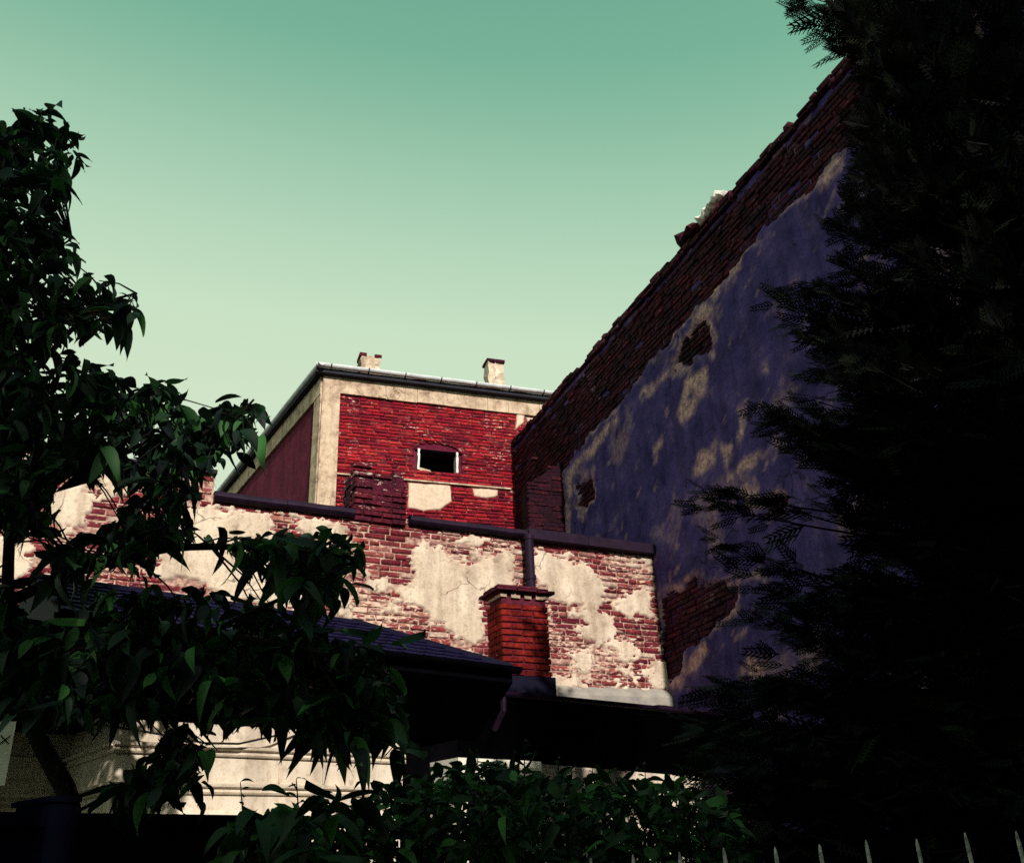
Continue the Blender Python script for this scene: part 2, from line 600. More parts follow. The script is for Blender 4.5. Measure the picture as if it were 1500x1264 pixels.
def place_bricks(fr, bricks, parent, mat, name='brick', limit=300, stuff_name='bricks', front=None):
    """the largest in view become objects of their own; the rest one mesh"""
    if not bricks:
        return
    arr = np.array(bricks)
    uc, vc, dc = (arr[:, 0] + arr[:, 1]) / 2, (arr[:, 2] + arr[:, 3]) / 2, arr[:, 5]
    P = fr.wa(uc, vc, dc)
    px, py, w = project(P)
    vis = (px > -10) & (px < 1510) & (py > -10) & (py < 1274) & (w > 0)
    if front is not None:
        vis &= front(px, py)
    size = (arr[:, 1] - arr[:, 0]) / w + RNG.random(len(arr)) * 0.004
    size = np.where(vis, size, -1)
    order = np.argsort(-size)
    own = [i for i in order[:limit] if size[i] > 0]
    meshes = brick_meshes(name, mat)
    for i in own:
        u0, u1, v0, v1, d0, d1 = bricks[i]
        o = bpy.data.objects.new(name, random.choice(meshes))
        COL.objects.link(o)
        adopt(o, parent)
        o.matrix_basis = fr.mat((u0 + u1) / 2, (v0 + v1) / 2, (d0 + d1) / 2, u1 - u0, d1 - d0, v1 - v0)
    own_s = set(own)
    rest = [i for i in order if i not in own_s]
    if rest:
        a = arr[rest]
        n = len(a)
        jj = RNG.uniform(-0.004, 0.004, (n, 8))
        V = np.zeros((n, 8, 3))
        k = 0
        for di, dd in ((4, 0), (5, 1)):
            for uu, vv in ((0, 2), (1, 2), (1, 3), (0, 3)):
                ins = 0.004 * dd
                su = 1 if uu == 0 else -1
                sv = 1 if vv == 2 else -1
                V[:, k] = fr.wa(a[:, uu] + su * ins + jj[:, k], a[:, vv] + sv * ins + jj[:, (k + 3) % 8] * 0.6, a[:, di] + jj[:, (k + 5) % 8] * 0.6 * dd)
                k += 1
        Fb = np.array([(4, 5, 6, 7), (0, 1, 5, 4), (1, 2, 6, 5), (2, 3, 7, 6), (3, 0, 4, 7)])
        Fq = (Fb[None] + (np.arange(n) * 8)[:, None, None]).reshape(-1, 4)
        me = fast_mesh(stuff_name, V.reshape(-1, 3), Fq)
        at = me.attributes.new('rnd', 'FLOAT', 'FACE')
        at.data.foreach_set('value', np.repeat(RNG.random(n), 5).astype(np.float32))
        link(stuff_name, me, mat, parent, 'stuff')


def sheet(fr, u0, u1, v0, v1, step, field, d_hi, d_lo, mat, name, parent, clip=None, hole=None, tone=None, sharp=0.12, seed=3, rough=0.004, kind=None):
    """a coat of plaster as real relief: proud where field > 0, sunk behind the brick faces where it fell"""
    nu, nv = int((u1 - u0) / step) + 1, int((v1 - v0) / step) + 1
    uu, vv = np.meshgrid(np.linspace(u0, u1, nu), np.linspace(v0, v1, nv))
    m = field(uu, vv)
    s = np.clip(m / sharp * 0.5 + 0.5, 0, 1)
    s = s * s * (3 - 2 * s)
    d = d_lo + (d_hi - d_lo) * s + rough * fbm(uu * 7, vv * 7, seed + 40) + rough * 1.3 * fbm(uu * 1.3, vv * 1.3, seed + 50, 2)
    P = fr.wa(uu.ravel(), vv.ravel(), d.ravel())
    idx = np.arange(nu * nv).reshape(nv, nu)
    Q = np.stack([idx[:-1, :-1], idx[:-1, 1:], idx[1:, 1:], idx[1:, :-1]], -1).reshape(-1, 4)
    cu = ((uu[:-1, :-1] + uu[1:, 1:]) / 2).ravel()
    cv = ((vv[:-1, :-1] + vv[1:, 1:]) / 2).ravel()
    ok = np.ones(len(Q), bool)
    if clip is not None:
        ok &= inpoly(cu, cv, clip)
    if hole is not None:
        ok &= ~inpoly(cu, cv, hole)
    Q = Q[ok]
    used = np.unique(Q)
    remap = np.zeros(nu * nv, np.int32)
    remap[used] = np.arange(len(used))
    me = fast_mesh(name, P[used], remap[Q], smooth=True)
    if tone is not None:
        at = me.attributes.new('tone', 'FLOAT', 'POINT')
        at.data.foreach_set('value', np.clip(tone(uu, vv, m), 0, 1).ravel()[used].astype(np.float32))
    return link(name, me, mat, parent, kind)


def poly_field(polys, width, n_amp, n_scale, seed, bias=0.0, stretch=1.0, lo=-1.0):
    def f(u, v):
        m = np.full(np.shape(u), lo)
        for p in polys:
            m = np.maximum(m, np.clip(sdist(u, v, p) / width, lo, 1.0))
        return 0.75 * m + bias + n_amp * fbm(u * n_scale, v * n_scale * stretch, seed, 5)
    return f


def half_round(r, n=9, lip=0.012, x0=0.0, y0=0.0):
    """closed gutter profile in (d, v)"""
    o = [(x0 + r + r * math.cos(math.pi + math.pi * i / n), y0 + r * math.sin(math.pi + math.pi * i / n)) for i in range(n + 1)]
    r2 = r - lip
    i_ = [(x0 + r + r2 * math.cos(2 * math.pi - math.pi * i / n), y0 + r2 * math.sin(2 * math.pi - math.pi * i / n)) for i in range(n + 1)]
    return o + i_


# ================================================================== THE PLACE
# ground
g = MB()
n = 48
g.add([(0, 0, 0)] + [(400 * math.cos(2 * math.pi * i / n), 400 * math.sin(2 * math.pi * i / n), 0) for i in range(n)],
      [(0, 1 + i, 1 + (i + 1) % n) for i in range(n)])
o = g.build('ground', M['ground'])
o['kind'] = 'structure'

# main planes of the place
ZT = 1.65 + 0.8 * 11.0
TW = Frame(at_z(815, 575, ZT), at_z(1265, 60, ZT))            # tall party wall, runs away to the left
cu_, cv_ = TW.uv(957, 800)
CORNER = TW.w(cu_, cv_)
LW = Frame(at_z(320, 720, CORNER[2]), CORNER)                 # crumbling wall facing the viewer
ZRED = 1.65 + 0.8 * 12.55
_ra, _rb = at_z(465, 535, ZRED), at_z(815, 578, ZRED)
RF = Frame(_ra, _rb)                                          # red building, eave plane
RF.o = RF.o - RF.n * 0.26                                     # wall plane sits behind the eave

# ------------------------------------------------------------------ tall party wall
tw_u0 = TW.uv(750, 700)[0]
tw_u1 = tw_u0 + 16.0
tall = thing('party_wall', 'tall violet grey plastered wall with bare brick top, in shade behind the conifer', 'wall', TW.w(tw_u0 + 4, 0))
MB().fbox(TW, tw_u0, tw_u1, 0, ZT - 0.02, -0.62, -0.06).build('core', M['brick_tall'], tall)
band_lo = [TW.uv(835, 680), TW.uv(905, 600), TW.uv(1000, 480), TW.uv(1045, 430), TW.uv(1140, 330), TW.uv(1235, 230)]
bl_u = np.array([p[0] for p in band_lo])
bl_v = np.array([p[1] for p in band_lo])
pl_edge = TW.uv(828, 740)[0]


def tall_band(u):
    return np.interp(u, bl_u, bl_v)


lowbrick = TW.poly([(962, 862), (1000, 858), (1040, 850), (1085, 846), (1085, 890), (1050, 925), (1020, 955), (985, 1000), (976, 1000)])
patch_b = TW.poly([(985, 540), (1000, 500), (1030, 450), (1046, 470), (1050, 505), (1035, 530), (1010, 545)])
patch_c = TW.poly([(842, 700), (870, 690), (872, 730), (850, 752)])
patch_d = TW.poly([(1130, 725), (1155, 725), (1150, 760), (1125, 755)])


def tall_field(u, v):
    m = np.minimum((tall_band(u) - v) / 0.25, (u - pl_edge) / 0.15)
    for p in (lowbrick, patch_b, patch_c, patch_d):
        m = np.minimum(m, -sdist(u, v, p) / 0.30)
    m = np.clip(m, -1, 1)
    return 0.7 * m + 0.5 * fbm(u * 1.6, v * 1.6, 5, 5) + 0.4 * fbm(u * 5, v * 8, 6, 4) + 0.16


streaks = [TW.poly(p) for p in (
    [(985, 545), (1010, 490), (1030, 445), (1048, 455), (1052, 500), (1046, 520), (1038, 505), (1034, 470), (1015, 500), (1000, 545)],
    [(995, 610), (1005, 560), (1035, 540), (1040, 560), (1020, 600), (1000, 620)],
    [(1020, 695), (1030, 660), (1050, 650), (1052, 680), (1035, 698)],
    [(1060, 655), (1075, 655), (1078, 690), (1135, 648), (1137, 655), (1068, 708)],
    [(1085, 605), (1095, 600), (1095, 640), (1086, 650)],
    [(1085, 720), (1110, 700), (1118, 740), (1105, 755)],
    [(1119, 532), (1127, 530), (1127, 543), (1120, 544)],
    [(960, 655), (972, 640), (972, 655), (962, 665)],
    [(1040, 430), (1085, 385), (1085, 395), (1050, 440)], [(1190, 265), (1235, 228), (1238, 250), (1205, 280)],
    [(835, 685), (850, 670), (905, 610), (905, 620), (865, 672), (840, 705), (838, 780), (831, 780), (828, 700)],
    [(940, 578), (985, 540), (985, 548), (945, 590)],
    [(985, 1000), (1035, 942), (1042, 950), (1000, 1010)], [(1085, 985), (1110, 960), (1120, 990), (1100, 1000)],
    [(1080, 850), (1115, 835), (1115, 842), (1085, 858)])]


def tall_tone(u, v, m):
    t = np.zeros(u.shape)
    for p in streaks:
        t = np.maximum(t, np.clip((sdist(u, v, p) + 0.10 * fbm(u * 4, v * 4, 29, 4)) / 0.10 + 0.6, 0, 1))
    t *= np.clip(0.85 + 1.5 * fbm(u * 4 + v * 2, v * 6 - u * 2, 22, 5), 0, 1)
    t = np.maximum(t, np.clip((fbm(u * 2.2 + v * 1.5, v * 6 - u * 3.5, 27, 5) - 0.40) * 2.4, 0, 0.45))
    t2 = np.clip((fbm(u * 1.3 - v * 0.4, v * 1.6, 31, 6) - 0.2) * 1.6, 0, 0.35)
    edge = np.clip(1 - np.abs(m - 0.10) / 0.24, 0, 1) * np.clip(0.5 + fbm(u * 3, v * 3, 41, 3), 0, 0.75)
    return np.maximum(np.maximum(t, t2), edge)


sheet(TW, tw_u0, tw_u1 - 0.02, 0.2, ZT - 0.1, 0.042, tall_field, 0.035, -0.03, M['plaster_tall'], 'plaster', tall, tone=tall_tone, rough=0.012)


def tall_keep(u, v, L):
    return field_min(tall_field, u, v, L) < 0.05


br = courses(tw_u0, tw_u1, 2.0, ZT - 0.16, 0.27, 0.066, 0.014, tall_keep, jd=0.02)
br += [(a, b, c + random.uniform(0, 0.05), d_ + random.uniform(0.0, 0.06), e - 0.1, f_ + random.uniform(0, 0.02))
       for (a, b, c, d_, e, f_) in courses(tw_u0, tw_u1, ZT - 0.16, ZT + 0.02, 0.27, 0.066, 0.014, lambda u, v, L: RNG.random(len(u)) < 0.9, d_face=0.03)]
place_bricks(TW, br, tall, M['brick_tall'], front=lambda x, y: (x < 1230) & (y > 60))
# brick pier that returns towards the viewer at the far end
_pr = TW.w(TW.uv(828, 740)[0], 0)
PF = Frame(_pr - RF.t * 2.0, _pr)
# rubble lying on the wall head
for i, (x, y, s) in enumerate([(1006, 350, 0.27), (1018, 336, 0.27), (1012, 342, 0.2), (1030, 322, 0.19), (1038, 310, 0.20), (1044, 300, 0.17), (1051, 290, 0.19), (1058, 286, 0.15), (886, 494, 0.15)]):
    u, v = TW.uv(x, y, -0.1)
    st = MB()
    pts = []
    for k in range(22):
        a = math.acos(1 - 2 * (k + 0.5) / 22)
        b_ = k * 2.399
        r_ = s * random.uniform(0.55, 1.0)
        pts.append((u + r_ * math.sin(a) * math.cos(b_) * 0.8, v - 0.02 + r_ * math.cos(a) * 0.7, -0.12 + r_ * math.sin(a) * math.sin(b_)))
    bm = bmesh.new()
    for (pu, pv, pd) in pts:
        bm.verts.new(TW.w(pu, pv, pd))
    bmesh.ops.convex_hull(bm, input=bm.verts)
    me = bpy.data.meshes.new('rubble')
    bm.to_mesh(me)
    bm.free()
    link('rubble', me, M['brick_tall'] if i in (0, 1, 2, 8) else M['white'], tall)

# ------------------------------------------------------------------ crumbling low wall
zl = CORNER[2]
lw_end = (CORNER - LW.o) @ LW.t
lw_u0 = LW.uv(-60, 760)[0]
u_step = LW.uv(314, 705)[0]
z_step = LW.uv(313, 690)[1]
low = thing('crumbling_wall', 'crumbling brick wall with flaking cream plaster and dark metal coping', 'wall', LW.w(lw_end / 2, 0))
c = MB().fbox(LW, lw_u0, u_step, 0, z_step - 0.04, -0.7, -0.05)
c.fbox(LW, u_step, lw_end - 0.06, 0, zl - 0.05, -0.7, -0.05)
c.build('core', M['brick_low'], low)
plas_px = [
    [(272, 738), (330, 742), (390, 752), (398, 775), (392, 800), (415, 825), (470, 850), (440, 890), (330, 880), (270, 850), (225, 855), (228, 800), (245, 760)],
    [(78, 715), (130, 705), (132, 745), (100, 770), (70, 765)], [(-10, 780), (45, 785), (50, 825), (20, 840), (-10, 835)],
    [(140, 690), (180, 680), (185, 720), (150, 730)],
    [(604, 800), (615, 788), (650, 796), (660, 812), (720, 820), (752, 805), (752, 862), (725, 858), (708, 880), (712, 932), (690, 942), (668, 932), (652, 902), (625, 884), (602, 872)],
    [(536, 842), (556, 846), (600, 860), (600, 872), (560, 870), (540, 866)], [(545, 886), (580, 880), (594, 900), (570, 908), (548, 902)],
    [(485, 876), (512, 872), (515, 905), (488, 900)], [(500, 775), (470, 770), (440, 765), (450, 790), (490, 800), (510, 815), (515, 795)],
    [(780, 805), (832, 810), (868, 838), (884, 862), (880, 890), (902, 902), (906, 932), (886, 944), (868, 926), (848, 898), (826, 886), (806, 868), (780, 850)],
    [(905, 874), (950, 872), (968, 900), (965, 918), (930, 905), (905, 890)],
    [(812, 985), (850, 992), (862, 1008), (815, 1008)], [(940, 980), (972, 975), (984, 1008), (950, 1006)],
    [(838, 960), (868, 955), (876, 975), (850, 982)], [(905, 938), (930, 935), (940, 955), (912, 960)],
    [(690, 775), (720, 790), (715, 800), (680, 790)],
]
plas = [LW.poly(p) for p in plas_px]
bare = [LW.poly(p) for p in ([(520, 760), (600, 775), (615, 795), (590, 830), (590, 855), (545, 838), (500, 850), (490, 830), (520, 810)],
                             [(752, 800), (780, 800), (775, 860), (752, 860)],
                             [(805, 880), (822, 885), (835, 905), (838, 925), (820, 932), (806, 925)])]
_pf = poly_field(plas, 0.22, 0.85, 2.4, 61, bias=0.03, stretch=1.7, lo=-0.5)


def low_field(u, v):
    m = _pf(u, v)
    for p in bare:
        m = np.minimum(m, np.clip(-sdist(u, v, p) / 0.15, -1, 1) + 0.3 * fbm(u * 4, v * 7, 77))
    return m + 0.34 * fbm(u * 7, v * 15, 63, 4) + 0.34 * fbm(u * 16, v * 34, 69, 2) + 0.04


lw_clip = [(lw_u0, 0.1), (lw_end - 0.03, 0.1), (lw_end - 0.03, zl - 0.04), (u_step, zl - 0.04), (u_step, z_step - 0.03), (lw_u0, z_step - 0.03)]
sheet(LW, lw_u0, lw_end, 2.4, z_step, 0.021, low_field, 0.018, -0.016, M['plaster_low'], 'plaster', low, clip=lw_clip, tone=lambda u, v, m: np.clip((0.07 - m) * 7, 0, 1), sharp=0.05)


def low_keep(u, v, L):
    return (field_min(low_field, u, v, L) < 0.04) & ~((v > zl - 0.05) & (u > u_step - 0.05))


place_bricks(LW, courses(lw_u0, lw_end - 0.02, 2.6, z_step, 0.28, 0.07, 0.015, low_keep, jd=0.007), low, M['brick_low'],
             front=lambda x, y: (y < 1010) & (x > 440) | (y < 740) | ((x > 60) & (y < 900)))
# coping: dark folded sheet metal, in lengths
u_ca, u_cb = LW.uv(518, 745)[0], LW.uv(598, 760)[0]
u_dp = LW.uv(768, 775)[0]
cop = [(-0.72, zl + 0.02), (0.03, zl - 0.015), (0.085, zl - 0.03), (0.11, zl - 0.06), (0.115, zl - 0.10), (0.09, zl - 0.135), (0.05, zl - 0.15), (0.0, zl - 0.14), (0.0, zl - 0.06), (-0.72, zl - 0.03)]
cop2 = [(-0.72, zl + 0.02), (0.10, zl + 0.0), (0.13, zl - 0.02), (0.13, zl - 0.16), (0.0, zl - 0.17), (0.0, zl - 0.06), (-0.72, zl - 0.03)]
for a, b_, pr in ((u_step + 0.01, (u_step + u_ca) / 2, cop), ((u_step + u_ca) / 2 + 0.006, u_ca, cop), (u_cb, (u_cb + u_dp) / 2 + 0.4, cop),
                  ((u_cb + u_dp) / 2 + 0.406, u_dp, cop), (u_dp + 0.006, u_dp + 1.0, cop2), (u_dp + 1.006, lw_end - 0.02, cop2)):
    MB().sweep(LW, a, b_, pr, 4, 0.004).build('coping', M['coping'], low, smooth=True)
cs = [(-0.72, z_step + 0.02), (0.06, z_step), (0.06, z_step - 0.05), (-0.72, z_step - 0.03)]
MB().sweep(LW, lw_u0, u_step + 0.02, cs, 6, 0.01).build('coping', M['coping'], low)
# downpipe in front of the wall
vb = LW.uv(771, 900)[1] - 1.2
dp = MB().tube([LW.w(u_dp, zl - 0.12, 0.12), LW.w(u_dp, zl - 0.3, 0.12), LW.w(u_dp, vb, 0.12)], 0.068, 14).build('downpipe', M['coping'], low, smooth=True)
for v in (zl - 0.16, zl - 0.75):
    MB().tube([LW.w(u_dp, v - 0.03, 0.12), LW.w(u_dp, v + 0.03, 0.12)], 0.082, 14).build('pipe_collar', M['coping'], dp, smooth=True)
# mortar ledge at the foot
vl = LW.uv(900, 1012)[1]
MB().sweep(LW, LW.uv(806, 1000)[0], lw_end - 0.05, [(0.0, vl + 0.05), (0.10, vl - 0.03), (0.14, vl - 0.09), (0.14, vl - 0.2), (0, vl - 0.2)], 14, 0.012).build('ledge', M['concrete'], low)


def stack(u0, u1, v0, v1, d0, d1, bl, bh, jt, top_loss=0, jd=0.006):
    out = []
    nrow = int((v1 - v0) / (bh + jt))
    th = 0.13
    for r in range(nrow):
        v = v0 + r * (bh + jt)
        loss = max(0, (r - (nrow - 1 - top_loss)) / max(1, top_loss)) if top_loss else 0
        off = bl * 0.5 if r % 2 else 0
        u = u0 - off
        while u < u1 - 0.02:
            a, b_ = max(u, u0), min(u + bl, u1)
            if b_ - a > 0.04 and random.random() > loss * 0.7:
                j = random.uniform(-jd, jd) - (random.random() < loss * 0.5) * 0.03
                out.append((a, b_ - (jt if b_ < u1 - 0.01 else 0), v, v + bh, d1 - th, d1 + j))
            u += bl
        for sa, sb in ((u0, u0 + th), (u1 - th, u1)):
            d = d1 - th - jt - off * 0.4
            if off:
                out.append((sa - random.uniform(0, jd), sb, v, v + bh, d + jt * 0.0, d1 - th - jt * 0.5))
            while d > d0 + 0.05:
                a = max(d - bl, d0)
                if random.random() > loss * 0.5:
                    out.append((sa - (jd * random.random() if sa == u0 else 0), sb, v, v + bh, a, d - jt))
                d -= bl
        out.append((u0, u1, v, v + bh, d0 - 0.02, d0 - 0.001)) if random.random() > loss else None
    return out


# broken chimney stump that grows out of the wall head
ch_v0 = zl - 0.17
ch_v1 = LW.uv(556, 672, 0.10)[1]
ca, cb = LW.uv(521, 720, 0.10)[0], LW.uv(597, 730, 0.10)[0]
chim = MB().fbox(LW, ca + 0.03, cb - 0.03, ch_v0, ch_v1 - 0.2, -0.42, 0.025).build('chimney_stump', M['brick_dark'], low)
place_bricks(LW, stack(ca, cb, ch_v0, ch_v1, -0.45, 0.05, 0.27, 0.066, 0.014, top_loss=7, jd=0.02), chim, M['brick_dark'])

# ------------------------------------------------------------------ red building
red = thing('red_building', 'red brick building with cream corner pilaster, small attic opening and zinc gutter', 'building', RF.w(3, 0))
ru0 = RF.uv(470, 640)[0]
ru1 = RF.uv(815, 640)[0] + 0.6
zr = ZRED - 0.12
rs_far = at_z(330, 705, ZRED)
_cor = RF.w(ru0, 0)
_eave = np.array(_ra)
RS = Frame(_cor + (rs_far - _eave) * np.array([1, 1, 0]) * 1.25, _cor)      # left flank
rs_len = np.linalg.norm((rs_far - _eave)[:2]) * 1.25
win = RF.poly([(612, 656), (614, 688), (669, 692), (671, 662)])
win_u0, win_u1 = min(p[0] for p in win), max(p[0] for p in win)
win_v0, win_v1 = min(p[1] for p in win) + 0.01, max(p[1] for p in win) - 0.01
hole = [(win_u0, win_v0), (win_u1, win_v0), (win_u1, win_v1), (win_u0, win_v1)]
k = MB()
k.fbox(RF, ru0 + 0.02, win_u0 - 0.01, 0, zr, -0.45, -0.06)
k.fbox(RF, win_u1 + 0.01, ru1, 0, zr, -0.45, -0.06)
k.fbox(RF, win_u0 - 0.01, win_u1 + 0.01, 0, win_v0 - 0.02, -0.45, -0.06)
k.fbox(RF, win_u0 - 0.01, win_u1 + 0.01, win_v1 + 0.02, zr, -0.45, -0.06)
k.fbox(RF, ru0 + 0.5, ru1 - 0.3, 0, zr - 0.1, -rs_len + 0.3, -3.0)
k.build('wall_core', M['red_paint'], red)
fz_v = (RF.uv(497, 580)[1] + RF.uv(760, 606)[1]) / 2
st_v = (RF.uv(600, 704)[1] + RF.uv(745, 715)[1]) / 2
pil_u = RF.uv(495, 660)[0]
rp = [RF.poly(p) for p in ([(597, 706), (660, 711), (663, 735), (645, 747), (620, 750), (596, 745)], [(690, 714), (731, 717), (729, 727), (712, 731), (694, 727)],
                           [(757, 603), (770, 604), (767, 620), (752, 634)], [(768, 610), (790, 612), (775, 625)])]
_rf = poly_field(rp, 0.12, 0.18, 4.5, 91, bias=-0.05, lo=-0.7)


def red_field(u, v):
    return _rf(u, v)


arch = [(win_u0 - 0.10, win_v1 - 0.03), (win_u0 + 0.06, win_v1 + 0.13), (win_u0 + 0.22, win_v1 + 0.20), (win_u1 - 0.22, win_v1 + 0.17), (win_u1 - 0.04, win_v1 + 0.10), (win_u1 + 0.10, win_v1 - 0.04), (win_u1 + 0.09, win_v0 - 0.02), (win_u0 - 0.06, win_v0 - 0.02)]
sheet(RF, pil_u - 0.02, ru1 - 0.02, 6.0, fz_v + 0.03, 0.026, red_field, 0.02, -0.02, M['mortar_red'], 'plaster', red,
      hole=arch,
      tone=lambda u, v, m: np.clip(m * 6, 0, 1))


def red_keep(u, v, L):
    hit = inpoly(u, v, arch) | inpoly(u - L * 0.42, v, arch) | inpoly(u + L * 0.42, v, arch)
    return (field_min(red_field, u, v, L, 0.42) < 0.02) & ~hit


bb = courses(pil_u, ru1, st_v + 0.02, fz_v, 0.27, 0.066, 0.014, red_keep, jd=0.009)
bb += courses(pil_u, ru1, 6.2, st_v - 0.02, 0.27, 0.066, 0.014, red_keep, d_face=0.012, jd=0.004)
# ragged arch of bricks over the opening
for i in range(7):
    q = i / 6
    uu = win_u0 - 0.02 + (win_u1 - win_u0 + 0.04) * q
    vv_ = win_v1 + 0.02 + 0.12 * math.sin(math.pi * (0.12 + 0.76 * q))
    if i not in (0, 4):
        bb.append((uu - 0.05, uu + 0.05, vv_ + 0.03, vv_ + 0.13, -0.1, random.uniform(-0.05, -0.02)))
place_bricks(RF, bb, red, M['brick_red'], front=lambda x, y: (x < 765) & (y < 775) & (y > 560))
# opening: dark room, white reveals, lintel and a fallen board
rv = MB().fbox(RF, win_u0 - 0.3, win_u1 + 0.3, win_v0 - 0.3, win_v1 + 0.4, -1.6, -1.5)
rv.fbox(RF, win_u0 - 0.32, win_u0 - 0.3, win_v0 - 0.3, win_v1 + 0.4, -1.6, -0.46).fbox(RF, win_u1 + 0.3, win_u1 + 0.32, win_v0 - 0.3, win_v1 + 0.4, -1.6, -0.46)
rv.fbox(RF, win_u0 - 0.3, win_u1 + 0.3, win_v1 + 0.4, win_v1 + 0.42, -1.6, -0.46).fbox(RF, win_u0 - 0.3, win_u1 + 0.3, win_v0 - 0.32, win_v0 - 0.3, -1.6, -0.46)
op = rv.build('attic_opening', M['black'], red)
for (ua, ub) in ((win_u0 - 0.012, win_u0 + 0.055), (win_u1 - 0.05, win_u1 + 0.012)):
    rows_ = np.sort(np.concatenate([[win_v0, win_v1], RNG.uniform(win_v0, win_v1, 5)]))
    pts_l = [(ua + random.uniform(0, 0.02), v) for v in rows_]
    pts_r = [(ub - random.uniform(0, 0.02), v) for v in rows_]
    MB().prism(RF, pts_r + pts_l[::-1], -0.2, 0.004).build('white_reveal', M['white'], op)
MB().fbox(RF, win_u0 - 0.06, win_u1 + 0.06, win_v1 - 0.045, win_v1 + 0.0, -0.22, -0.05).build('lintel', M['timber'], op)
MB().prism(RF, [(win_u0 + 0.05, win_v0), (win_u0 + 0.30, win_v0), (win_u0 + 0.29, win_v0 + 0.03), (win_u0 + 0.06, win_v0 + 0.075)], -0.2, -0.06).build('sill_board', M['band'], op)
# frieze, pilaster, string course
fr_ = MB()
u = pil_u - 0.01
while u < ru1:
    L = random.uniform(0.5, 1.3)
    v_lo = fz_v - random.uniform(-0.01, 0.012)
    fr_.fbox(RF, u, min(u + L, ru1) - 0.008, v_lo, zr + 0.0, -0.1, 0.05 + random.uniform(-0.008, 0.008))
    u += L
fr_.build('frieze', M['band'], red)
MB().fbox(RF, ru0 - 0.02, pil_u - 0.012, 5.8, zr + 0.0, -0.3, 0.062).fbox(RF, ru0 + 0.03, pil_u - 0.05, 5.8, st_v - 0.1, 0.062, 0.075).build('pilaster', M['band'], red)
MB().fbox(RF, pil_u, RF.uv(748, 715)[0], st_v - 0.022, st_v + 0.012, -0.05, 0.035).build('string_course', M['band'], red)
# left flank
fl = MB().fbox(RS, 0, rs_len - 0.04, 0, zr, -0.4, 0.0)
fl.build('flank_wall', M['red_paint'], red)
MB().fbox(RS, 0, rs_len - 0.02, zr - 0.42, zr, 0.002, 0.06).build('flank_frieze', M['band'], red)
MB().fbox(RS, rs_len - 0.42, rs_len - 0.02, 5.8, zr - 0.42, 0.002, 0.05).build('flank_pilaster', M['band'], red)
# eaves
rf_ov = 0.26
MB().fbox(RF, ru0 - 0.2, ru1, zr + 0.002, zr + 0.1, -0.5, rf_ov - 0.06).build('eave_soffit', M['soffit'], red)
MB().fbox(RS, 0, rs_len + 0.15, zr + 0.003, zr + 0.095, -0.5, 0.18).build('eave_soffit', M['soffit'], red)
gp = half_round(0.076, x0=rf_ov - 0.09, y0=zr + 0.17)
gut = MB().sweep(RF, ru0 - 0.22, ru1, gp, 24, 0.004).build('gutter', M['zinc'], red, smooth=True)
u = ru0 + 0.1
while u < ru1:
    MB().sweep(RF, u, u + 0.025, half_round(0.084, x0=rf_ov - 0.098, y0=zr + 0.172, lip=0.02)).build('gutter_bracket', M['soffit'], gut)
    u += 0.82
gp2 = half_round(0.075, x0=0.10, y0=zr + 0.165)
MB().sweep(RS, 0, rs_len + 0.33, gp2, 12, 0.004).build('gutter', M['zinc'], red, smooth=True)
# low hipped roof
ra0 = RF.w(ru0 - 0.2, zr + 0.13, rf_ov - 0.1)
ra1 = RF.w(ru1, zr + 0.13, rf_ov - 0.1)
rb0 = RS.w(0, zr + 0.13, 0.12)
rb1 = rb0 + RF.t * (ru1 - ru0 + 0.3) 
rp0 = RF.w(ru0 + 2.6, zr + 0.9, -3.4)
rp1 = rb0 + RF.t * 3.0 + Z * 0.77
rp2 = ra1 + (rb1 - ra1) * 0.5 + Z * 0.77
MB().add([ra0, ra1, rp2, rp0, rb0, rp1, rb1], [(0, 1, 2, 3), (4, 0, 3, 5), (6, 4, 5), (2, 6, 5, 3)]).build('roof', M['roof'], red)
# two rendered chimneys on the roof edge
for nm, (xa, xb, yt, yb), cap in (('squat_chimney', (526, 557, 520, 545), False), ('tall_chimney', (712, 739, 528, 562), True)):
    dd = -0.55
    u0_, v1_ = RF.uv(xa + 3, yt, dd)
    u1_, v0_ = RF.uv(xb, yb, dd)
    v1_ = RF.uv((xa + xb) / 2, yt, dd)[1]
    v0_ = zr + 0.1
    dep = 0.34
    me_ = MB()
    nr = 7
    nu_ = 5
    ringp = []
    for r in range(nr + 1):
        vv_ = v0_ + (v1_ - v0_) * r / nr
        s = 0.02 * math.sin(r * 1.7) + (0.03 if r == nr else 0)
        ring = []
        for (a_, b2) in [(0, 0), (.33, 0), (.66, 0), (1, 0), (1, .5), (1, 1), (.5, 1), (0, 1), (0, .5)]:
            ring.append(RF.w(u0_ + (u1_ - u0_) * (a_ * (1 - 2 * s) + s) + random.uniform(-.035, .035), vv_ + random.uniform(-.03, .03), dd - dep * (b2 * (1 - 2 * s) + s) + random.uniform(-.035, .035)))
        ringp.append(ring)
    q = len(ringp[0])
    V = [p for r in ringp for p in r]
    F_ = [(r * q + i, r * q + (i + 1) % q, (r + 1) * q + (i + 1) % q, (r + 1) * q + i) for r in range(nr) for i in range(q)]
    F_.append(tuple(nr * q + i for i in range(q)))
    chm = me_.add(V, F_).build('rendered_chimney', M['plaster_low'], red)
    capm = MB()
    for i in range(3 if not cap else 2):
        a_ = u0_ - 0.035 + i * (u1_ - u0_ + 0.07) / (3 if not cap else 2)
        if cap or i != 1:
            capm.fbox(RF, a_, a_ + (u1_ - u0_ + 0.07) / (3 if not cap else 2) - 0.012, v1_ - 0.05 + random.uniform(-.01, .01), v1_ + 0.025 + random.uniform(-.015, .01), dd - dep - 0.03, dd + 0.03)
    capm.build('cap', M['brick_dark'], chm)

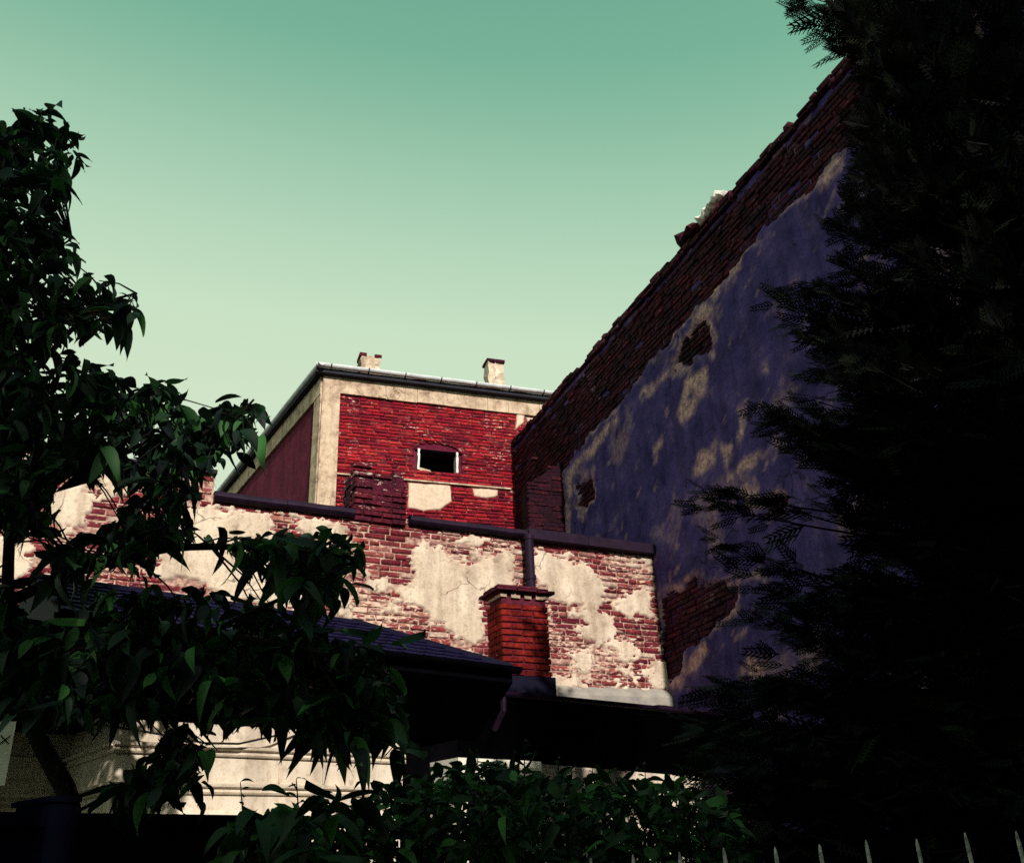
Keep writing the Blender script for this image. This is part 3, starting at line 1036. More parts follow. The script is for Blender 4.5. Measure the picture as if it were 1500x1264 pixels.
# pier at the far end of the party wall (darker brick, coursed towards the viewer)
u0p, u1p = PF.uv(772, 720)[0], PF.uv(828, 720)[0]
vtp = PF.uv(800, 668)[1]
p_o = MB().prism(PF, [(u0p + 0.03, 4), (u1p - 0.02, 4), (u1p - 0.02, vtp - 0.1), (u0p + 0.03, vtp - 0.62)], -0.4, 0.0).build('brick_pier', M['brick_pier_dark'], tall)
place_bricks(PF, courses(u0p, u1p, PF.uv(800, 800)[1] - 0.4, vtp, 0.27, 0.066, 0.014, lambda u, v, L: (v < vtp - 0.1 - 0.5 * (u1p - u) / (u1p - u0p)) | (RNG.random(len(u)) < 0.08), d_face=0.012, jd=0.015), p_o, M['brick_pier_dark'], limit=120)

# ------------------------------------------------------------------ cream house in front
HT = np.array([math.cos(math.radians(41)), math.sin(math.radians(41)), 0])
HN = np.array([HT[1], -HT[0], 0])
b1 = at_z(172, 1092, 2.53)
HF = Frame(b1, b1 + HT)                                   # main front, u = 0 at its left corner
hf_len = HF.uv(590, 1110)[0]
HS = Frame(b1 - HN * 1.05, b1)                            # left side of the main block
WL = Frame(b1 - HN * 1.05 - HT * 3.0, b1 - HN * 1.05)     # set back left wing
wr0 = at_z(793, 1120, 2.75)
WR = Frame(wr0 - HT * 2, wr0 + HT * 2)                    # set back right wing
house = thing('cream_house', 'low cream rendered house with moulded bands and deep eaves whose shade is built in dark', 'house', HF.w(1, 0, -1))
ZE = 3.22
hw_top = 2.73
MB().fbox(HF, 0, hf_len, 0, hw_top, -1.05, 0).build('front_wall', M['house'], house)
MB().fbox(WL, 0, 2.998, 0, hw_top, -0.5, 0).build('left_wall', M['house'], house)
wr_a = (HF.w(hf_len, 0, -1.0) - WR.o) @ WR.t
MB().fbox(WR, wr_a - 0.3, 6.2, 0, 2.95, -0.5, 0).build('right_wall', M['house'], house)
MB().fbox(HF, hf_len - 0.4, hf_len - 0.002, 0, hw_top - 0.01, -3.4, -1.052).build('return_wall', M['house'], house)


def moulding(fr, u0, u1, v, name='moulding', par=house, ex=0.0):
    prof = [(0.002, v - 0.045), (0.022, v - 0.04), (0.03, v - 0.028), (0.018, v - 0.020), (0.018, v - 0.004), (0.046, v + 0.006), (0.05, v + 0.022), (0.002, v + 0.035)]
    MB().sweep(fr, u0, u1, prof).build(name, M['house'], par)


for v in (2.53, 2.275):
    moulding(HF, -0.03, hf_len + 0.02, v)
    moulding(HS, 0.02, 1.05, v)
    moulding(WL, 0, 2.96, v)
for a, b_ in ((0.30, 0.82), (1.25, 1.30), (1.62, 1.67)):
    pass
# flat joints between rendered panels
for uu in (hf_len * 0.52, hf_len * 0.68):
    MB().fbox(HF, uu, uu + 0.012, 2.32, 2.475, 0.001, 0.008).build('panel_bead', M['house'], house)
# plinth ledge
for fr, a, b_ in ((HF, -0.04, hf_len + 0.03), (HS, 0.0, 1.05), (WL, 0.0, 2.95)):
    MB().fbox(fr, a, b_, 2.05, 2.10, 0.003, 0.075).build('ledge', M['trim'], house)
# window with a white surround in the right wing
WD = 0.55
wa, wb = WR.uv(671, 1108, WD)[0], WR.uv(793, 1120, WD)[0]
wv = WR.uv(735, 1112, WD)[1]
MB().fbox(WR, wr_a - 0.3, WR.uv(673, 1105)[0], 0.1, 2.96, 0.004, 0.06).build('recess_shade', M['timber'], house)  # dark panel over the wall, giving the recess its black shade
wn_ = MB().fbox(WR, wa, wb, wv - 0.2, wv, 0.002, WD).fbox(WR, wa, wa + 0.12, wv - 1.4, wv - 0.2, 0.002, WD - 0.01).fbox(WR, wb - 0.12, wb, wv - 1.4, wv - 0.2, 0.002, WD - 0.01).build('box_window', M['trim'], house)
MB().fbox(WR, wa + 0.12, wb - 0.12, wv - 1.4, wv - 0.2, 0.002, WD - 0.08).build('pane', M['black'], wn_)
MB().fbox(WR, wa + 0.02, wb - 0.02, wv - 0.10, wv - 0.075, WD + 0.001, WD + 0.03).build('drip_mould', M['trim'], wn_)
# eaves: gutter line, near-black sloping soffit standing in for the eave shade on the wall
EO = at_z(750, 983, ZE)                                    # right end of the main eave
eL = (EO - HF.o) @ HT
ov = (EO - HF.o) @ HN
e_l = -0.62
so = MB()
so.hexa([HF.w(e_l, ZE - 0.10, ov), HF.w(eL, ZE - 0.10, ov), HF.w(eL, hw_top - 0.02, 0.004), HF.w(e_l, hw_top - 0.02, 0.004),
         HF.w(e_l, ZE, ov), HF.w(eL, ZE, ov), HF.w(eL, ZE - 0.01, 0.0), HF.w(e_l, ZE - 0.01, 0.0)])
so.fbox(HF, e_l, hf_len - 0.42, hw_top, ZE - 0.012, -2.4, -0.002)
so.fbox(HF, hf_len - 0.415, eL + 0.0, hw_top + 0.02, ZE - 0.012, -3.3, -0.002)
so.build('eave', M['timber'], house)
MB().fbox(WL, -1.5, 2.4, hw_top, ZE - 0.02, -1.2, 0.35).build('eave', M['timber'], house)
pitch = 0.49
ridge_d = 1.0
ridge_z = ZE + ridge_d * pitch


def HFP(u, s):                                             # point on the front roof slope, s metres behind the eave
    return HF.w(u, ZE + 0.012 + s * pitch, ov - s)


roof = MB().add([HF.w(e_l, ZE, ov), HF.w(eL, ZE, ov), HF.w(eL - ridge_d, ridge_z, ov - ridge_d), HF.w(e_l + 0.0, ridge_z, ov - ridge_d),
                 HF.w(eL, ZE, ov - 2 * ridge_d), HF.w(e_l, ZE, ov - 2 * ridge_d)],
                [(0, 1, 2, 3), (1, 4, 2), (4, 5, 3, 2), (5, 0, 3), (0, 5, 4, 1)]).build('roof', M['roof'], house)
tile_me = []
for i in range(4):
    w_, h_ = 0.19, 0.20
    pts = [(-w_ / 2, h_), (-w_ / 2, 0.05), (-w_ / 2 + 0.035, 0.012), (0, -0.004), (w_ / 2 - 0.035, 0.012), (w_ / 2, 0.05), (w_ / 2, h_)]
    V = [(x + random.uniform(-.003, .003), y, 0.022 * (1 - y / h_) + 0.0) for x, y in pts] + [(x, y, 0.022 * (1 - y / h_) + 0.010) for x, y in pts]
    nn = len(pts)
    F_ = [tuple(range(nn, 2 * nn))[::-1], tuple(range(nn))] + [(k_, (k_ + 1) % nn, (k_ + 1) % nn + nn, k_ + nn) for k_ in range(nn)]
    me = bpy.data.meshes.new('slate')
    me.from_pydata(V, [], F_)
    me.materials.append(M['slate'])
    me.update()
    tile_me.append(me)
up = (HFP(0, 1) - HFP(0, 0))
up /= np.linalg.norm(up)
nrm = np.cross(HT, up)
row = 0
s = 0.0
while s < ridge_d - 0.05:
    u = e_l + (0.1 if row % 2 else 0.0) + 0.1
    while u < eL - s - 0.02:
        P = HFP(u, s)
        j = random.uniform(-0.03, 0.03)
        o = bpy.data.objects.new('slate', random.choice(tile_me))
        COL.objects.link(o)
        adopt(o, roof)
        ax = HT * math.cos(j) + up * math.sin(j)
        ay = np.cross(nrm, ax)
        o.matrix_basis = Matrix(((ax[0], ay[0], nrm[0], P[0]), (ax[1], ay[1], nrm[1], P[1]), (ax[2], ay[2], nrm[2], P[2] + 0.004), (0, 0, 0, 1)))
        u += 0.2
    s += 0.125
    row += 1
hip = MB().tube([HF.w(eL - q * ridge_d, ZE + 0.03 + q * ridge_d * pitch, ov - q * ridge_d) for q in (0, 0.3, 0.6, 1)], 0.035, 8).build('hip_cap', M['flash'], roof)
MB().tube([HF.w(e_l, ridge_z + 0.02, ov - ridge_d), HF.w(eL - ridge_d, ridge_z + 0.02, ov - ridge_d)], 0.035, 8).build('ridge_cap', M['flash'], roof)
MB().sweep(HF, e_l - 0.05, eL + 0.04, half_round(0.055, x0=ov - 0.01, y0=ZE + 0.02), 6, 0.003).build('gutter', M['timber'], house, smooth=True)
# right wing: eave line and shallow roof running back to the crumbling wall
e0, e1 = at_z(755, 1016, 3.4), at_z(1130, 1052, 3.4)
ER = Frame(e0 - (e1 - e0) * 0.10, e1 + (e1 - e0) * 0.6)
er_len = np.linalg.norm((e1 - e0)) * 1.7
back = 1.6
wing = MB()
wing.hexa([ER.w(0, 3.3, 0), ER.w(er_len, 3.3, 0), ER.w(er_len, 2.60, -0.75), ER.w(0, 2.60, -0.75), ER.w(0, 3.38, 0), ER.w(er_len, 3.38, 0), ER.w(er_len, 3.5, -back), ER.w(0, 3.5, -back)])  # dark underside reaches low, in place of the eave's shade on the wall
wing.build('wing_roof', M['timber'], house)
MB().sweep(ER, 0, er_len, half_round(0.05, x0=0.0, y0=3.4), 8, 0.003).build('gutter', M['coping'], house, smooth=True)
MB().tube([ER.w(0.25, 3.35, 0.03), ER.w(0.26, 3.22, 0.02), ER.w(0.30, 3.05, -0.2)], 0.035, 8).build('gutter_outlet', M['coping'], house, smooth=True)
# brick chimney with corbelled cap
c_l = at_y(734, 900, 10.6)
CT = LW.t
CF = Frame(c_l, c_l + CT)
cw = CF.uv(803, 900)[0]
cz0, cz1 = CF.uv(770, 1012)[1], CF.uv(770, 874)[1]
zf = CF.uv(780, 988)[1]
zcap = CF.uv(760, 857)[1]
chs = MB().fbox(CF, 0.02, cw - 0.02, 3.2, zcap - 0.04, -0.34, -0.02).build('chimney', M['cap_brick'], house)
place_bricks(CF, stack(0, cw, zf - 0.02, cz1 - 0.02, -0.36, 0.0, 0.285, 0.066, 0.011, jd=0.003), chs, M['brick_orange'], limit=300)
MB().fbox(CF, -0.035, cw + 0.03, 3.25, zf - 0.025, -0.4, 0.035).build('flashing', M['flash'], chs)
# lime-stained neck, then two corbel courses and a loose top course
lm = MB()
u = 0.0
while u < cw - 0.02:
    L = random.uniform(0.05, 0.14)
    lm.fbox(CF, u, min(u + L, cw), cz1 - 0.022 + random.uniform(-.01, .012), cz1 + 0.012 + random.uniform(0, 0.02), -0.36, 0.012 + random.uniform(-.006, .008))
    u += L + (0.0 if random.random() < 0.6 else 0.06)
lm.build('lime_smear', M['band'], chs)
crs = (zcap - cz1) / 3.0
for i, exx in enumerate((0.025, 0.075, 0.035)):
    v0_ = cz1 + crs * i + (0.02 if i == 0 else 0)
    for sgn in (0, 1):
        pass
    bb = stack(-exx, cw + exx, v0_, v0_ + crs * 1.0, -0.36 - exx, exx, 0.27, crs - 0.012, 0.012, jd=0.004)
    if i == 2:
        bb = [b_ for b_ in bb if random.random() < 0.8]
    place_bricks(CF, bb, chs, M['cap_brick'], name='cap_brick', limit=60, stuff_name='cap_bricks')
    MB().fbox(CF, -exx + 0.02, cw + exx - 0.02, v0_ + 0.002, v0_ + crs - 0.02, -0.34 - exx, exx - 0.03).build('cap_core', M['cap_brick'], chs)

# white panel with a cross mark at the left edge, black cable on the front
WP = Frame(at_y(-40, 1100, 5.9), at_y(17, 1100, 6.0))
wu = WP.uv(16, 1100)[0]
wt, wb2 = WP.uv(5, 1056)[1], WP.uv(5, 1150)[1]
wpan = thing('white_panel', 'white upright panel with small black cross mark at the left picture edge', 'panel', WP.w(wu - 0.3, wb2))
MB().fbox(WP, wu - 0.5, wu, wb2, wt, -0.06, 0).build('board', M['trim'], wpan)
xc, yc = WP.uv(7, 1083)
cr_ = MB()
for s_ in (1, -1):
    cr_.prism(WP, [(xc - 0.028, yc - s_ * 0.022), (xc - 0.025, yc - s_ * 0.028), (xc + 0.028, yc + s_ * 0.022), (xc + 0.025, yc + s_ * 0.028)], 0.001 + 0.002 * (s_ > 0), 0.004 + 0.002 * (s_ > 0))
cr_.build('cross_mark', M['cable'], wpan)
MB().fbox(WP, wu - 0.45, wu - 0.4, 0, wb2, -0.05, -0.01).fbox(WP, wu - 0.1, wu - 0.05, 0, wb2, -0.05, -0.01).build('post', M['timber'], wpan)
ctl = [HF.w(*HF.uv(140, 1061, 0.10), 0.10), HF.w(*HF.uv(180, 1066, 0.10), 0.10), HF.w(*HF.uv(235, 1075, 0.10), 0.10), HF.w(*HF.uv(300, 1088, 0.10), 0.10), HF.w(*HF.uv(350, 1089, 0.10), 0.10), HF.w(*HF.uv(400, 1078, 0.10), 0.10), HF.w(*HF.uv(442, 1060, 0.10), 0.10)]
cb_ = MB().tube(ctl, 0.008, 6).build('hanging_cable', M['cable'])
tag(cb_, 'thin black cable sagging across the cream house front under the eave', 'cable')

# ------------------------------------------------------------------ garden wall, iron fence
GW = Frame((-2.88, 2.45, 0), (-1.06, 4.55, 0))
gw_len = np.linalg.norm(np.array([1.82, 2.1]))
gz = 1.92
gard = thing('garden_wall', 'dark navy garden wall below the cream house', 'wall', GW.w(1.5, 0))
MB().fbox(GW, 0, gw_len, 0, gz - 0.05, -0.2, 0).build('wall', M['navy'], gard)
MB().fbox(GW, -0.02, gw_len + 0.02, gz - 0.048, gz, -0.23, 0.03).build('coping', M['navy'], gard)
pu = GW.uv(91, 1180, 0.04)[0]
pz = GW.uv(91, 1166, 0.04)[1]
MB().fbox(GW, pu - 0.05, pu + 0.05, 0, pz - 0.02, -0.25, 0.05).fbox(GW, pu - 0.062, pu + 0.062, pz - 0.02, pz, -0.27, 0.062).build('post', M['navy'], gard)

fence = thing('iron_fence', 'row of slim grey iron pickets with pointed tips at the bottom right', 'fence', (1.0, 2.6, 0))
FF = Frame((-0.3, 2.6, 0), (2.0, 2.5, 0))
tips = [(800, 1262), (865, 1256), (927, 1251), (995, 1247), (1060, 1241), (1135, 1240), (1200, 1236), (1268, 1230), (1342, 1228), (1413, 1219), (1488, 1217), (1563, 1212)]
for (x, y) in tips:
    u, v = FF.uv(x, y)
    q = 0.0052
    pk_ = MB()
    P = []
    for (hh, rr) in ((0.0, q), (v - 0.03, q), (v - 0.012, q * 0.8), (v, q * 0.3)):
        P.append((hh, rr))
    pk_.tube([FF.w(u, hh, 0) for hh, rr in P], [rr for hh, rr in P], 8)
    pk_.build('picket', M['iron'], fence)
for v in (0.25, 1.42):
    MB().fbox(FF, FF.uv(780, 1250)[0], FF.uv(1600, 1250)[0], v, v + 0.035, -0.022, -0.009).build('rail', M['iron'], fence)

# ------------------------------------------------------------------ foliage
def leaf_template(L=1.0, W=0.42, droop=0.35, fold=0.10, curl=0.0):
    """leaf from origin along +x, drooping to -z; 2 strips of 5 quads"""
    st = [(0, 0.03), (0.08, 0.36), (0.22, 0.80), (0.38, 1.0), (0.55, 0.97), (0.72, 0.74), (0.85, 0.42), (0.94, 0.16), (1.0, 0.01)]
    V, F_ = [], []
    for x, w_ in st:
        z = -droop * x * x
        for sgn in (-1, 0, 1):
            V.append((x * L * (1 - 0.25 * droop * x), sgn * w_ * W * 0.5 * L, (z + (fold * w_ if sgn else 0) + curl * sgn * x) * L))
    for i in range(len(st) - 1):
        for k_ in (0, 1):
            F_.append((i * 3 + k_, (i + 1) * 3 + k_, (i + 1) * 3 + k_ + 1, i * 3 + k_ + 1))
    return np.array(V), np.array(F_)


LEAFT = [leaf_template(1, 0.42, 0.25, 0.06, 0.05), leaf_template(1, 0.36, 0.60, 0.10, -0.07), leaf_template(1, 0.46, 0.45, 0.13, 0.02),
         leaf_template(1, 0.32, 0.85, 0.09, 0.09), leaf_template(1, 0.38, 0.08, 0.12, -0.06), leaf_template(1, 0.40, -0.25, 0.05, 0.10), leaf_template(1, 0.34, 1.1, 0.14, -0.03)]


def basis(d, roll):
    d = d / np.linalg.norm(d)
    s_ = np.cross(Z, d)
    ns = np.linalg.norm(s_)
    s_ = np.array([0, 1.0, 0]) if ns < 1e-4 else s_ / ns
    n_ = np.cross(d, s_)
    s2 = s_ * math.cos(roll) + n_ * math.sin(roll)
    return d, s2, np.cross(d, s2)


def place_leaves(leaves, parent, mat, limit=300, name='leaf', stuff='foliage'):
    """leaves: (pos, dir, roll, length, template)"""
    tm = []
    for V, F_ in LEAFT:
        me = fast_mesh(name, V, F_, smooth=True)
        me.materials.append(mat)
        tm.append(me)
    P = np.array([l[0] for l in leaves])
    px, py, w = project(P)
    vis = (px > 0) & (px < 1500) & (py > 0) & (py < 1264)
    size = np.array([l[3] for l in leaves]) / w
    size = np.where(vis, size, -1)
    order = list(np.argsort(-size))
    own, rest = order[:limit], order[limit:]
    for i in own:
        p, d, roll, L, t = leaves[i]
        ax, ay, az = basis(d, roll)
        o = bpy.data.objects.new(name, tm[t])
        COL.objects.link(o)
        adopt(o, parent)
        o.matrix_basis = Matrix(((ax[0] * L, ay[0] * L, az[0] * L, p[0]), (ax[1] * L, ay[1] * L, az[1] * L, p[1]), (ax[2] * L, ay[2] * L, az[2] * L, p[2]), (0, 0, 0, 1)))
    if rest:
        VV, FF_, rr, k_ = [], [], [], 0
        for i in rest:
            p, d, roll, L, t = leaves[i]
            ax, ay, az = basis(d, roll)
            V, F_ = LEAFT[t]
            VV.append(p + L * (V[:, :1] * ax + V[:, 1:2] * ay + V[:, 2:] * az))
            FF_.append(F_ + k_)
            rr.append(np.full(len(F_), random.random()))
            k_ += len(V)
        me = fast_mesh(stuff, np.concatenate(VV), np.concatenate(FF_), smooth=True)
        at = me.attributes.new('rnd', 'FLOAT', 'FACE')
        at.data.foreach_set('value', np.concatenate(rr).astype(np.float32))
        link(stuff, me, mat, parent, 'stuff')


def rand_in_poly(poly):
    xs, ys = [p[0] for p in poly], [p[1] for p in poly]
    while True:
        x, y = random.uniform(min(xs), max(xs)), random.uniform(min(ys), max(ys))
        if inpoly(np.array([x]), np.array([y]), poly)[0]:
            return x, y


def poly_area(p):
    return abs(sum(p[i][0] * p[(i + 1) % len(p)][1] - p[(i + 1) % len(p)][0] * p[i][1] for i in range(len(p)))) / 2


# --- broad-leaved tree on the left
tree = thing('broadleaf_tree', 'dark broadleaf tree with large drooping leaves at the left edge', 'tree', at_y(105, 1200, 4.2) * np.array([1, 1, 0]))
limbs = []
TS = 0.84


def limb(pts, r0, r1, name='branch', par=None, n_=8):
    P = [at_y(x, y, d * TS) for x, y, d in pts]
    Q = []
    for i in range(len(P) - 1):
        for q in range(5):
            Q.append(P[i] + (P[i + 1] - P[i]) * q / 5 + RNG.normal(0, 0.006, 3))
    Q.append(P[-1])
    for _ in range(3):
        Q = [Q[0]] + [(Q[i - 1] + 2 * Q[i] + Q[i + 1]) / 4 for i in range(1, len(Q) - 1)] + [Q[-1]]
    limbs.append(np.array(Q))
    rad = [r0 + (r1 - r0) * i / (len(Q) - 1) for i in range(len(Q))]
    return MB().tube(Q, rad, n_).build(name, M['bark'], tree if par is None else par, smooth=True)


limb_pts = [(105, 1560, 5.0), (104, 1300, 5.0), (100, 1165, 5.0), (72, 1110, 5.0), (48, 1068, 5.0), (25, 980, 5.0), (10, 880, 5.05), (15, 740, 5.05), (5, 600, 5.1), (0, 450, 5.1), (15, 300, 5.1), (20, 200, 5.1)]
limb(limb_pts, 0.05, 0.010, 'trunk', n_=10)
limb([(10, 880, 5.05), (120, 830, 4.9), (250, 800, 4.75), (400, 800, 4.6), (500, 815, 4.5)], 0.03, 0.006)
limb([(25, 980, 5.0), (150, 940, 4.8), (300, 930, 4.6), (450, 950, 4.5), (560, 985, 4.45)], 0.03, 0.006)
limb([(48, 1068, 5.0), (130, 1010, 4.9), (260, 1040, 4.7), (260, 1110, 4.65)], 0.022, 0.006)
limb([(12, 740, 5.05), (120, 680, 4.95), (250, 640, 4.8), (340, 620, 4.7), (372, 585, 4.65)], 0.028, 0.005)
limb([(5, 600, 5.1), (70, 520, 5.0), (140, 450, 4.9), (200, 430, 4.85)], 0.022, 0.005)
limb([(0, 450, 5.1), (50, 390, 5.1), (105, 350, 5.0)], 0.018, 0.005)
limb([(15, 300, 5.1), (55, 240, 5.0), (95, 200, 4.95)], 0.016, 0.004)
limb([(12, 740, 5.05), (100, 640, 5.2), (200, 580, 5.3)], 0.02, 0.005)
limb([(300, 930, 4.6), (400, 880, 4.5), (470, 850, 4.45), (500, 830, 4.4)], 0.012, 0.004)
limb([(450, 950, 4.5), (500, 1020, 4.45), (520, 1070, 4.45)], 0.010, 0.004)
LP = np.concatenate(limbs)

crowns = [
    ([(-60, 165), (20, 168), (70, 170), (105, 185), (112, 225), (100, 260), (105, 290), (85, 310), (75, 345), (112, 340), (122, 375), (100, 395), (80, 430), (125, 412), (160, 410), (195, 425), (210, 455), (170, 462), (150, 480), (110, 490), (90, 505), (70, 530), (-60, 560)], 150),
    ([(-60, 545), (60, 540), (130, 525), (180, 545), (235, 560), (285, 600), (330, 600), (365, 585), (388, 620), (365, 655), (325, 675), (300, 690), (270, 720), (220, 705), (150, 680), (120, 710), (70, 700), (90, 740), (60, 770), (-60, 780)], 175),
    ([(-60, 650), (120, 700), (70, 760), (45, 790), (-60, 780)], 20),
    ([(70, 800), (150, 770), (220, 745), (270, 770), (300, 790), (380, 785), (430, 790), (490, 785), (520, 810), (515, 850), (480, 880), (430, 860), (400, 840), (340, 815), (300, 805), (240, 800), (225, 830), (160, 850), (120, 830), (90, 850), (60, 830)], 85),
    ([(215, 700), (275, 690), (270, 780), (215, 780)], 14),
    ([(-60, 830), (10, 850), (30, 900), (110, 920), (140, 860), (240, 870), (330, 870), (420, 890), (470, 920), (560, 960), (575, 1000), (560, 1060), (440, 1050), (300, 1035), (120, 1040), (-60, 1030)], 190),
    ([(230, 1050), (300, 1060), (310, 1110), (300, 1165), (230, 1170), (150, 1165), (180, 1130), (230, 1100)], 32),
    ([(480, 1020), (560, 1040), (575, 1090), (540, 1100), (480, 1070)], 16),
    ([(430, 1050), (520, 1050), (520, 1090), (440, 1080)], 8),
]
keepout = [[(228, 802), (300, 800), (345, 812), (360, 850), (330, 862), (232, 862)], [(0, 775), (48, 780), (52, 828), (5, 835)], [(78, 712), (130, 700), (140, 745), (110, 765), (85, 775)], [(22, 880), (100, 860), (115, 905), (40, 916)], [(130, 835), (215, 828), (215, 868), (140, 872)],
           [(395, 520), (440, 560), (420, 660), (395, 700)], [(122, 1062), (250, 1052), (235, 1090), (190, 1120), (150, 1155), (118, 1162)], [(320, 1080), (430, 1085), (460, 1100), (500, 1120), (560, 1125), (590, 1160), (330, 1170)],
           [(310, 690), (395, 640), (520, 760), (300, 735)], [(280, 738), (400, 752), (470, 780), (380, 778), (290, 785)]]
leaves = []
twigs = MB()
for ci_, (poly, cnt) in enumerate(crowns):
    for _ in range(int(cnt * (1.4 if ci_ < 2 else (1.4 if ci_ == 5 else 1.0)))):
        x, y = rand_in_poly(poly)
        P = at_y(x, y, random.uniform(4.35, 5.45) * TS)
        dist = np.linalg.norm(LP - P, axis=1)
        Q = LP[int(np.argmin(dist))]
        base_d = P - Q
        mqx, mqy, _w = project(Q)
        ln = np.linalg.norm(base_d)
        if ln > 0.05 and not any(inpoly(np.array([x]), np.array([y]), kp)[0] or inpoly(np.array([(x + mqx) / 2]), np.array([(y + mqy) / 2]), kp)[0] for kp in keepout):
            mid = (P + Q) / 2 + np.array([0, 0, 0.06 * ln])
            twigs.tube([Q, mid, P], [0.006, 0.004, 0.0025], 5, cap=False)
        nl = random.randint(5, 7)
        a0 = random.uniform(0, 6.28)
        for k_ in range(nl):
            a = a0 + k_ * 2.4
            el = random.uniform(-1.05, 0.2)
            d = np.array([math.cos(a) * math.cos(el), math.sin(a) * math.cos(el), math.sin(el)])
            L = random.choice((random.uniform(0.06, 0.11), random.uniform(0.10, 0.15), random.uniform(0.13, 0.195)))
            st_p = P + RNG.normal(0, 0.03, 3)
            leaves.append((st_p, d, random.uniform(-0.7, 0.7), L, random.randrange(7)))
lp_, ld_, ll_ = np.array([l[0] for l in leaves]), np.array([l[1] for l in leaves]), np.array([l[3] for l in leaves])
drop = np.zeros(len(leaves), bool)
for q in (0.4, 0.95):
    xx, yy, _w = project(lp_ + ld_ * ll_[:, None] * q)
    for kp in keepout:
        drop |= inpoly(xx, yy, kp)
drop &= RNG.random(len(leaves)) < 0.97
ok_leaves = [l for l, k_ in zip(leaves, drop) if not k_]
place_leaves(ok_leaves, tree, M['leaf'])
twigs.build('twigs', M['bark'], tree, kind='stuff')

# --- clipped hedge along the fence
hedge = thing('leafy_hedge', 'dark leafy hedge with upright sprigs along the bottom edge', 'hedge', (0.2, 3.6, 0))
hp = [(330, 1290), (480, 1195), (520, 1175), (580, 1150), (620, 1140), (690, 1122), (740, 1120), (790, 1140), (850, 1140), (930, 1142), (1020, 1160), (1075, 1190), (1110, 1290)]
leaves = []
for _ in range(2900):
    x, y = rand_in_poly(hp)
    P = at_y(x, y, random.uniform(3.1, 4.3))
    a = random.uniform(0, 6.28)
    el = random.uniform(-0.5, 0.8)
    d = np.array([math.cos(a) * math.cos(el), math.sin(a) * math.cos(el), math.sin(el)])
    leaves.append((P, d, random.uniform(-1, 1), random.uniform(0.045, 0.095), random.randrange(7)))
for _ in range(120):                                    # larger leaves at the left end
    x, y = rand_in_poly([(330, 1200), (420, 1165), (520, 1170), (520, 1280), (320, 1280)])
    P = at_y(x, y, random.uniform(2.7, 3.4))
    a = random.uniform(0, 6.28)
    el = random.uniform(-0.7, 0.3)
    leaves.append((P, np.array([math.cos(a) * math.cos(el), math.sin(a) * math.cos(el), math.sin(el)]), random.uniform(-.6, .6), random.uniform(0.10, 0.155), random.randrange(7)))
stems = MB()
for (x0, y0, x1, y1, dd) in [(540, 1190, 527, 1120, 3.4), (440, 1180, 434, 1140, 3.2), (370, 1200, 352, 1145, 3.1), (640, 1150, 627, 1098, 3.5), (705, 1140, 698, 1100, 3.6), (755, 1140, 752, 1092, 3.6), (765, 1140, 768, 1085, 3.6),
                             (820, 1150, 818, 1110, 3.7), (870, 1150, 868, 1125, 3.7), (985, 1170, 1000, 1130, 3.7), (940, 1150, 945, 1120, 3.7), (600, 1160, 590, 1120, 3.5), (480, 1190, 470, 1165, 3.2)]:
    A_, B_ = at_y(x0, y0 + 60, dd), at_y(x1, y1, dd)
    stems.tube([A_, (A_ + B_) / 2 + RNG.normal(0, 0.006, 3), B_], [0.004, 0.003, 0.0015], 5)
    for q in np.linspace(0.2, 1.0, 9):
        P = A_ + (B_ - A_) * q
        a = random.uniform(0, 6.28)
        el = random.uniform(0.1, 0.9)
        leaves.append((P, np.array([math.cos(a) * math.cos(el), math.sin(a) * math.cos(el), math.sin(el)]), random.uniform(-1, 1), random.uniform(0.028, 0.05), random.randrange(7)))
for _ in range(70):
    x = random.uniform(340, 1040)
    A_ = np.array(at_y(x, 1230, random.uniform(3.2, 4.2)))
    A0 = A_.copy()
    A0[2] = 0
    stems.tube([A0, (A0 + A_) / 2 + RNG.normal(0, 0.03, 3), A_ + np.array([0, 0, 0.05])], [0.010, 0.007, 0.003], 5)
stems.build('stems', M['bark'], hedge, kind='stuff')
place_leaves(leaves, hedge, M['hedge'])

# --- conifer on the right
con = thing('conifer_tree', 'tall dark conifer with feathery sprays filling the right side', 'tree', (3.4, 4.8, 0))
tx, ty = 3.4, 4.8
trunk_pts = [(tx, ty, 0), (tx + 0.02, ty, 2), (tx - 0.03, ty + 0.03, 4.5), (tx + 0.02, ty, 6.5), (tx, ty, 8.7)]
MB().tube(trunk_pts, [0.17, 0.15, 0.12, 0.08, 0.015], 12).build('trunk', M['bark'], con, smooth=True)
br_lines = []


def con_branch(h0, tip, sag=0.12):
    A_ = np.array([tx, ty, h0])
    B_ = np.array(tip)
    pts = []
    for q in np.linspace(0, 1, 9):
        p = A_ + (B_ - A_) * q
        p[2] += -sag * 4 * q * (1 - q) * 0.6
        pts.append(p)
    br_lines.append(np.array(pts))


